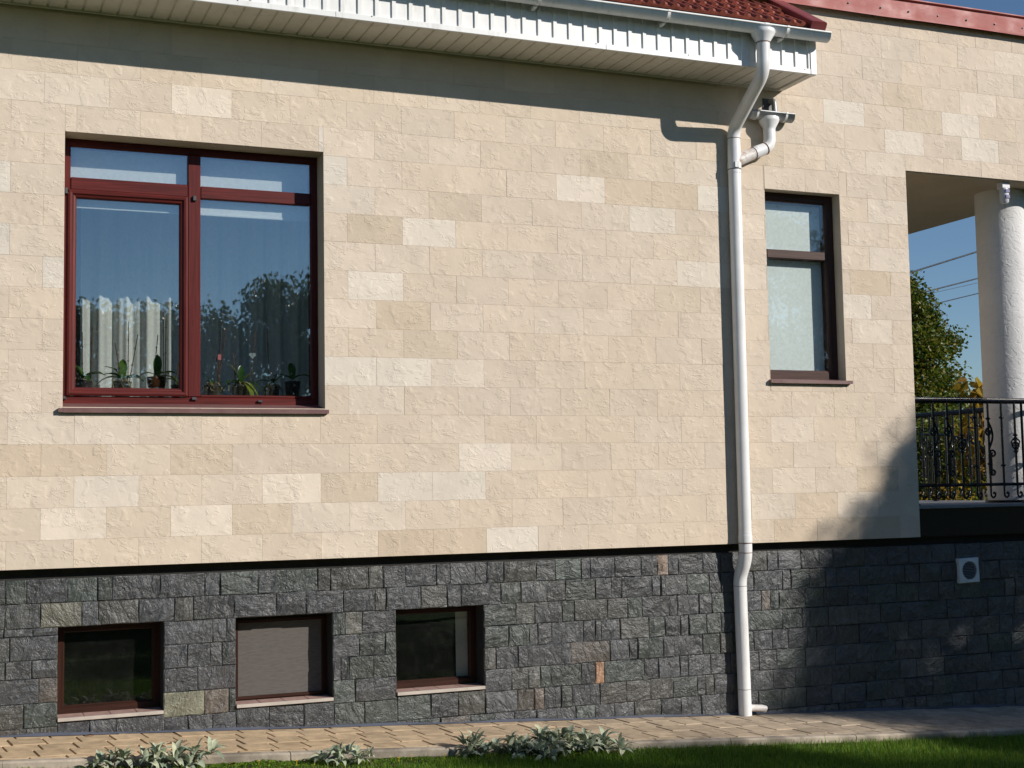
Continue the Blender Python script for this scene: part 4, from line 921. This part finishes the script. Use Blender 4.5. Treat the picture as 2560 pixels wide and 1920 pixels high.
orchid('dark leaved orchid in a clear pot left of the glazed pot', 0.535, 0.37, 'clear', [(0, 150, 35, 1.2), (0, 205, 10, 1.1), (2, 30, 15, 1.2), (1, 80, 45, 1.2), (0, -25, -5, 1.2), (2, 185, 0, 1.3)], [(0.035, 1.644, 0.004, 'stakeb'), (0.04, 1.56, 0.06, 'stakeb'), (0.0, 1.50, -0.05, 'stakeb')], 0.060, 0.145, 20)
orchid('orchid with one round upright leaf in a brown and blue glazed pot', 0.756, 0.36, 'ceramic', [(1, 100, 70, 1.15), (1, 240, 55, 1.0), (0, 10, 5, 1.1), (0, -60, 0, 1.0), (2, 165, 10, 0.9), (1, 30, 40, .9)], [(0.05, 1.72, -0.006, 'stake'), (0.06, 1.76, 0.004, 'stakeb'), (-0.02, 1.56, 0.03, 'stakeb')], 0.060, 0.175)
orchid('leafy orchid behind the mullion of the red window', 0.905, 0.40, 'clear', [(2, 170, 30, 1.1), (2, 200, 10, 1.1), (0, 140, 20, 1.1), (0, -30, 20, 1.0)], [(-0.03, 1.50, 0.06, 'stakeb')], 0.05, 0.13)
orchid('small orchid with a pink tag right of the mullion', 1.128, 0.35, 'clear', [(1, 160, 20, 0.8), (0, 30, 5, 0.7), (2, 100, 30, .6)], [(0.04, 1.62, 0.06, 'stakeb'), (0.04, 1.66, 0.03, 'stakeb'), (0.05, 1.42, -0.02, 'stakeb')], 0.064, 0.125, 16)
orchid('orchid with long yellow green leaves in the right half of the window', 1.325, 0.35, 'clear', [(3, 165, 30, 1.05), (3, 20, 5, 1.0), (1, 90, 60, 1.0), (2, 190, -10, 1.1), (2, 5, -5, 1.15), (4, -35, 10, 1.0), (4, -55, 0, 1.1), (0, 215, -5, 1.1)], [(0.07, 1.60, 0.03, 'stakeb'), (-0.03, 1.45, -0.02, 'stakeb')], 0.066, 0.130, 22)
orchid('orchid with an orange stake near the right frame', 1.545, 0.36, 'clear', [(0, 60, 25, 0.8), (1, -20, 30, 0.7), (2, 150, 25, 0.8)], [(-0.018, 1.649, -0.012, 'stake')], 0.055, 0.125, 22)
orchid('dark plant in shade at the right end of the sill', 1.715, 0.46, 'mauve', [(0, 160, 10, 1.1), (0, 20, 10, 1.1), (1, 90, 40, 1.1), (2, 200, 10, 1)], [], 0.055, 0.17, 0)
mb = MB(); mb.box(-0.011, 0.011, -0.001, 0.001, -0.02, 0.018); tag(mb.build('plant_tag', M['pink'], None, (1.176, 0.33, 1.413), (0, R(4), 0)), 'small pink and white plant tag in the right half of the window', 'tag')
mb = MB()
for s in (-1, 1): mb.tube([(s * 0.011, -0.001, 0.004), (s * 0.011, 0.001, 0.004)], 0.013, 14)
mb.add([(-0.022, 0, 0.0), (0.022, 0, 0.0), (0, 0, -0.026), (-0.022, 0.001, 0.0), (0.022, 0.001, 0.0), (0, 0.001, -0.026)], [(0, 2, 1), (3, 4, 5), (0, 1, 4, 3), (1, 2, 5, 4), (2, 0, 3, 5)])
tag(mb.build('heart_clip', M['heart'], None, (1.403, 0.33, 1.43)), 'clear heart shaped clip among the right hand orchids', 'clip')
mb = MB(); mb.tube([(0, 0, 0), (0, 0, 0.085), (0, 0, 0.095), (0, 0, 0.12)], [0.022, 0.022, 0.010, 0.010], 16); tag(mb.build('glass_bottle', M['clear'], None, (0.375, 0.33, 1.0905)), 'small clear bottle beside the mauve pot', 'bottle')

# ================================================================ PLANTS BY THE CURB
LL = [leaf_mesh('leaf', L, W, d, M['lamb'], 5, 0.35, 0.75, r) for (L, W, d, r) in ((0.105, 0.038, 0.45, 0.5), (0.090, 0.036, 0.25, 0.7), (0.125, 0.040, 0.75, 0.5), (0.10, 0.034, 1.0, 0.4))]
def lamb(label, x, y, s, n, group=None):
    z = gz(x) - 0.06; e = tag(empty('grey_leaf_plant', (x, y, z)), label, 'plant', group); e['local'] = 1
    n = int(n * 2.9); nr = max(3, int(4.2 * s)); ros = [(0, 0, 0.05)] + [(random.uniform(-.10, .10) * s, random.uniform(-.06, .06) * s, random.uniform(0.0, 0.045)) for _ in range(nr)]
    for k in range(n):
        rx, ry, rz = ros[k % len(ros)]; t = (k // len(ros)) / max(1, n // len(ros)); az = k * 137.5 + random.uniform(-25, 25); tilt = (54 - 56 * t) + random.uniform(-14, 14)
        o = place('leaf', random.choice(LL), e, (rx + 0.012 * math.cos(R(az)), ry + 0.012 * math.sin(R(az)), 0.015 + rz * s + 0.02 * (1 - t)), (random.uniform(-.35, .35), -R(tilt), R(az))); q = s * random.uniform(0.45, 0.86); o.scale = (q, q, q)
    mb = MB(); mb.tube([(0, 0, -0.02), (0.004, 0, 0.02 * s), (0, 0, 0.05 * s)], [0.008, 0.006, 0.003], 7); mb.build('stem', M['twig'], e)
    return e
lamb('pale grey leaf plant at the left end of the bottom edge', 0.37, -0.84, 1.0, 22)
lamb('grey leaf plant with upright blades left of the bottom edge', 0.60, -0.90, 1.25, 24)
lamb('broad leaved grey plant beside the walkway under the second basement window', 0.82, -0.86, 1.15, 20)
lamb('pale grey plant on the lawn edge below the stretch between the basement windows', 1.62, -0.98, 1.0, 24)
lamb('small grey plant to the right of the pale one on the lawn edge', 1.83, -1.02, 0.75, 18)
lamb('leftmost plant of the shaded grey green clump by the curb', 2.55, -0.90, 1.25, 24)
lamb('second plant of the shaded grey green clump with a pale drooping leaf', 2.79, -0.90, 1.15, 24)
lamb('tall bushy plant in the middle of the shaded clump', 3.00, -0.90, 1.45, 34)
lamb('dense bushy plant right of the middle of the shaded clump', 3.16, -0.95, 1.45, 34)
lamb('low plant at the front of the shaded clump', 3.02, -1.09, 1.1, 26)
lamb('rightmost plant of the shaded clump with a tall single leaf', 3.40, -1.00, 1.25, 26)

# grass blades on the near lawn
def grass():
    v = []; f = []; rng = random.Random(3)
    def blade(x, y, z, h, w):
        a = rng.uniform(0, 6.283); l = h * rng.uniform(0.1, 0.75); ca_, sa_ = math.cos(a), math.sin(a); b = len(v)
        px, py = -sa_ * w, ca_ * w
        v.extend([(x - px, y - py, z), (x + px, y + py, z), (x + ca_ * l * .35 + px * .7, y + sa_ * l * .35 + py * .7, z + h * .6), (x + ca_ * l * .35 - px * .7, y + sa_ * l * .35 - py * .7, z + h * .6), (x + ca_ * l, y + sa_ * l, z + h)])
        f.append((b, b + 1, b + 2, b + 3)); f.append((b + 3, b + 2, b + 4))
    N = 100000
    for k in range(N):
        x = rng.uniform(-1.2, 8.6); e = edge_y(x) - 0.075; y = e - abs(rng.random() ** 1.25) * 1.9
        d = e - y; n1 = mnoise.noise(Vector((x * 2.2, y * 2.2, 0)))
        bare = max(0, 1 - abs(d) / 0.25) * (1.0 if x < 2.4 else 0.72 if x < 3.7 else 0.25)
        if rng.random() < bare + 0.25 * n1 * (1 if x < 3 else 0.3): continue
        h = rng.uniform(0.022, 0.055) * (1 + 0.35 * n1) * (0.75 if x < 2.2 else 1)
        if rng.random() < 0.008: h *= 1.9
        blade(x, y, gz(x) - 0.064, h, rng.uniform(0.0011, 0.0022))
    me = bpy.data.meshes.new('grass'); me.from_pydata(v, [], f); me.materials.append(M['grass']); me.update()
    return tag(place('grass', me), 'short green grass blades on the lawn', 'grass', kind='stuff')
grass()
mb = MB(); n = 60
for k in range(n + 1):
    x = -2 + 11 * k / n; w = (0.30 if x < 2.4 else 0.20 if x < 3.8 else 0.07) * (1 + 0.35 * math.sin(x * 5.1) + 0.2 * math.sin(x * 13))
    mb.v += [(x, edge_y(x) - 0.069, gz(x) - 0.052), (x, edge_y(x) - 0.069 - w * .6, gz(x) - 0.056), (x, edge_y(x) - 0.069 - w, gz(x) - 0.066)]
for k in range(n):
    for j in (0, 1): mb.f.append((3 * k + j, 3 * k + j + 1, 3 * k + j + 4, 3 * k + j + 3)); mb.m.append(0); mb.sm.append(True)
tag(mb.build('soil_bed', M['soil']), 'strip of bare soil along the curb', kind='structure')
# low moss and weeds by the curb
v = []; f = []; rng = random.Random(11)
for k in range(5200):
    x = rng.choice((rng.uniform(0.9, 2.6), rng.uniform(-0.2, 4.6))); y = edge_y(x) - 0.08 - abs(rng.gauss(0, 0.10)); z = gz(x) - 0.055 + rng.uniform(0, 0.028) * max(0, 0.5 + mnoise.noise(Vector((x * 5, y * 5, 3)))); s = rng.uniform(0.004, 0.010); a = rng.uniform(0, 6.28); t = rng.uniform(-.5, .5)
    b = len(v); c, q = math.cos(a) * s, math.sin(a) * s; v += [(x - c, y - q, z), (x + q * .7, y - c * .7, z + s * t), (x + c, y + q, z + s * .6), (x - q * .7, y + c * .7, z - s * t)]; f.append((b, b + 1, b + 2, b + 3))
me = bpy.data.meshes.new('weeds'); me.from_pydata(v, [], f); me.materials.append(M['grass']); me.update(); tag(place('weeds', me), 'low green weeds growing against the curb', 'weeds', kind='stuff')
for k, (x, y) in enumerate(((1.18, -0.93), (1.40, -0.96), (1.50, -0.985), (2.02, -1.0), (2.12, -0.94), (2.33, -0.95))):
    mb = MB()
    for j in range(7): a = j * 0.9; mb.add([(0, 0, 0), (0.009 * math.cos(a - .3), 0.009 * math.sin(a - .3), 0.003), (0.013 * math.cos(a), 0.013 * math.sin(a), 0.002), (0.009 * math.cos(a + .3), 0.009 * math.sin(a + .3), 0.003)], [(0, 1, 2, 3)])
    mb.tube([(0, 0, -0.03), (0, 0, 0.001)], 0.0015, 5)
    tag(mb.build('yellow_flower', M['flower'], None, (x, y, gz(x) - 0.025)), 'tiny yellow flower in the weeds by the curb', 'flower', 'yellow flowers by the curb')
dl = leaf_mesh('dead_leaf', 0.055, 0.035, 0.2, M['deadleaf'], 5, 0.5, 0.8, 0.25)
for lab, x, y, s, m in (('curled dead leaf on the walkway in front of the first basement window', 0.705, -0.50, 0.8, None), ('reddish dead leaf at the foot of the wall below the first basement window', 0.33, -0.01, 0.9, None), ('dry brown leaf on the soil by the curb', 1.06, -0.86, 0.9, None)):
    o = place('dead_leaf', dl, None, (x, y, gz(x) + (0.004 if y > -0.7 else -0.048)), (0.2, 0, random.uniform(0, 6))); o.scale = (s, s, s); tag(o, lab, 'leaf')
mb = MB(); mb.tube([(0, 0, 0.004), (0.04, 0.01, 0.008), (0.09, 0.012, 0.005), (0.14, 0.03, 0.006)], [0.003, 0.004, 0.003, 0.0015], 6)
for k in range(9): q = k / 9; mb.tube([(0.02 + 0.12 * q, 0.01 + .015 * q, 0.006), (0.03 + 0.12 * q, 0.022 + .015 * q, 0.012)], 0.0028, 5)
tag(mb.build('dry_seed_stalk', M['twig'], None, (0.73, -0.40, gz(0.73) + 0.001), (0, 0.05, 0.25)), 'dry seed stalk lying on the walkway blocks', 'twig')

# ================================================================ TREES
def crown(mb, rng, n, shape, leaf, clumps, droop=0.0, spread=0.5):
    """shape(u in 0..1 height, angle) -> radius; clumps of leaves through the volume"""
    cs = []
    while len(cs) < clumps:
        u = rng.random(); a = rng.uniform(0, 6.283); r = shape(u, a) * math.sqrt(rng.uniform(0.15, 1.0)); cs.append((r * math.cos(a), r * math.sin(a), u))
    for k in range(n):
        cx, cy, u = rng.choice(cs); return_z = u
        yield (cx + rng.gauss(0, spread), cy + rng.gauss(0, spread), u, rng)
def tree(name, label, x, y, top, bot, rad, n, leaf, mat, prof, cat='tree', group=None, clumps=70, spread=0.22, trunk=True, seed=1, droop=0.4, ground=None):
    rng = random.Random(seed); g = (gz(x) - 0.08) if ground is None else ground; e = tag(empty(name, (x, y, g)), label, cat, group); e['local'] = 1
    H = top - g; B = bot - g; v = []; f = []
    cs = []
    while len(cs) < clumps:
        u = rng.random() ** 0.85; a = rng.uniform(0, 6.283); r = rad * prof(u) * math.sqrt(rng.uniform(0.1, 1.0)) * (0.82 + 0.3 * mnoise.noise(Vector((math.cos(a) * 1.3 + seed, math.sin(a) * 1.3, u * 3))))
        cs.append((r * math.cos(a), r * math.sin(a), B + (H - B - spread * 0.8) * u))
    for k in range(n):
        c = cs[rng.randrange(clumps)]; px, py, pz = (c[i] + max(-1.9, min(1.9, rng.gauss(0, 1))) * spread * (0.75 if i == 2 else 1) for i in range(3))
        d = Vector((rng.gauss(0, 1), rng.gauss(0, 1), rng.gauss(0, .6) - droop)).normalized(); s = Vector((rng.gauss(0, 1), rng.gauss(0, 1), rng.gauss(0, 1))); s = d.cross(s).normalized(); L = leaf * rng.uniform(0.7, 1.25); w = L * 0.33
        p = Vector((px, py, pz)); b = len(v); nn = d.cross(s) * (w * 0.35)
        v += [p, p + d * L * .5 + s * w + nn, p + d * L, p + d * L * .5 - s * w + nn]; f += [(b, b + 1, b + 2), (b, b + 2, b + 3)]
    me = bpy.data.meshes.new('crown'); me.from_pydata([tuple(q) for q in v], [], f); me.materials.append(mat); me.update(); place('crown', me, e)
    mb = MB(); t0 = max(0.05, H * 0.018)
    mb.tube([(0, 0, -0.05), (0.02 * H * .2, 0, H * 0.3), (0, 0.02, H * 0.6), (0, 0, H * 0.92)], [t0 * 1.2, t0 * .8, t0 * .45, t0 * .1], 10)
    for k in range(min(14, clumps)):
        c = Vector(cs[k]); z0 = max(0.12 * H, c.z - 0.5 * Vector((c.x, c.y, 0)).length - 0.2); mb.tube([(0, 0, z0), (c.x * .5, c.y * .5, (z0 + c.z) / 2 + 0.08), tuple(c)], [t0 * .35, t0 * .22, t0 * .06], 6)
    mb.build('trunk', M['bark'], e); return e
egg = lambda u: max(0.05, math.sin(math.pi * (0.10 + 0.86 * u)) ** 0.75)
cone = lambda u: max(0.03, (1 - u) ** 0.8 * (0.75 + 0.25 * min(1, u * 6)))
tree('broadleaf_tree', 'tall dark green tree seen through the porch opening', 16.1, 12.3, 4.75, -0.6, 3.0, 90000, 0.085, M['linden'], lambda u: max(0.04, (1 - u) ** 0.68), clumps=520, spread=0.16, seed=4, ground=-1.6)
tree('yellow_shrub', 'shrub with large yellow autumn leaves behind the porch railing', 11.00, 4.0, 1.72, 0.55, 0.36, 260, 0.16, M['yellow'], egg, 'shrub', clumps=26, spread=0.12, seed=8, droop=1.2, ground=-1.6)
tree('low_yellow_shrub', 'low yellow green shrub under the porch railing', 10.42, 3.9, 0.50, -1.0, 0.50, 900, 0.055, M['yellow'], egg, 'shrub', clumps=40, spread=0.14, seed=9, ground=-1.6)
tree('green_hedge', 'broad dark green hedge plant behind the porch', 13.4, 7.2, 1.45, -1.4, 2.1, 26000, 0.085, M['linden'], egg, 'shrub', clumps=160, spread=0.22, seed=15, ground=-1.6)
tree('green_shrub', 'dark green shrub behind the far porch railing', 11.5, 5.0, 1.15, -1.2, 1.0, 15000, 0.06, M['linden'], egg, 'shrub', clumps=60, spread=0.18, seed=10, ground=-1.6)
tree('green_shrub', 'dark green shrub at the left edge of the porch opening', 10.55, 4.8, 1.10, -1.2, 0.85, 12000, 0.06, M['linden'], egg, 'shrub', clumps=60, spread=0.18, seed=12, ground=-1.6)
# garden trees behind the viewer: they are mirrored in the panes and shade the lawn and the lower wall
ROW = [(-4.2, 3.3, 1.2), (-2.2, 3.1, 1.1), (-0.2, 3.0, 1.0), (1.25, 3.35, 0.8), (2.2, 3.2, 0.75), (3.1, 3.30, 0.7), (3.85, 3.70, 0.55), (4.55, 3.85, 0.7), (5.8, 3.9, 1.0), (7.4, 4.0, 1.1), (9.2, 4.2, 1.1), (10.6, 4.7, 1.0), (11.75, 5.38, 1.0), (12.8, 5.25, 0.95), (14.1, 4.9, 0.7), (15.4, 4.5, 0.7)]
for k, (x, top, r) in enumerate(ROW):
    tree('garden_tree', 'unseen garden tree added to hold back sky light at the right', x, -10.6 + 0.25 * math.sin(k * 2.1), top, 0.2, r, 10000, 0.080, M['garden'], lambda u: max(0.08, (math.sin(math.pi * (0.15 + 0.8 * u))) ** 0.6), group='garden trees behind the viewer', clumps=80, spread=0.17, seed=30 + k, droop=1.4)
tree('shade_tree', 'tall garden tree that shades the right end of the wall', 17.0, -10.5, 8.15, 1.0, 3.2, 30000, 0.12, M['garden'], lambda u: min(1.0, (1 - u) * 2.15 + 0.03) * (1 if u > 0.6 else 0.75), clumps=120, spread=0.20, seed=61)
tree('shade_tree', 'bushy garden tree beside the tall shade tree', 19.3, -10.2, 7.55, 0.6, 2.3, 24000, 0.13, M['garden'], lambda u: max(0.05, (1 - u) ** 0.5), clumps=170, spread=0.22, seed=62)

tree('shade_tree', 'loose unseen tree added to dapple the shade of the tall shade tree', 16.75, -9.9, 7.9, 1.0, 3.6, 8000, 0.10, M['garden'], lambda u: min(0.9, (1 - u) * 2.0 + 0.05), clumps=90, spread=0.13, seed=71)  # added out of view to scatter dapples along the shadow edge
tree('shade_tree', 'low dense unseen tree added to fill the shade under the tall shade tree', 17.4, -11.2, 6.55, 0.3, 2.3, 22000, 0.12, M['garden'], lambda u: max(0.08, (math.sin(math.pi * (0.2 + 0.75 * u))) ** 0.5), clumps=200, spread=0.22, seed=63)  # added out of view to close lit gaps in the shadow
for k, (x, y, top) in enumerate(((21.8, -10.0, 8.6), (24.6, -11.5, 9.5), (27.5, -9.0, 9.0), (25.5, -5.0, 8.5))):  # unseen trees added to block low sky and dim the right end
    tree('garden_tree', 'unseen garden tree added to hold back sky light at the right', x, y, top, 0.2, 2.2, 15000, 0.15, M['garden'], lambda u: max(0.06, (math.sin(math.pi * (0.15 + 0.82 * u))) ** 0.6), group='garden trees behind the viewer', clumps=130, spread=0.3, seed=80 + k, droop=0.8)

# ================================================================ POWER LINES
for lab, za, zb, r in (('uppermost thick power cable crossing the sky in the porch opening', 8.019, 8.931, 0.030), ('second power cable crossing the sky in the porch opening', 7.186, 7.943, 0.024), ('thin line just below the second power cable', 7.10, 7.78, 0.008), ('lowest power cable above the dark green tree', 6.68, 7.388, 0.018)):
    s = (zb - za) / (34.195 - 31.129); pts = []
    for k in range(21):
        x = 14 + 40 * k / 20; z = za + s * (x - 31.129) + 0.0035 * (x - 32.6) ** 2 * 0.25; pts.append((x, 30, z))
    mb = MB(); mb.tube(pts, r, 6); tag(mb.build('power_cable', M['wire']), lab, 'cable', 'power cables in the sky')
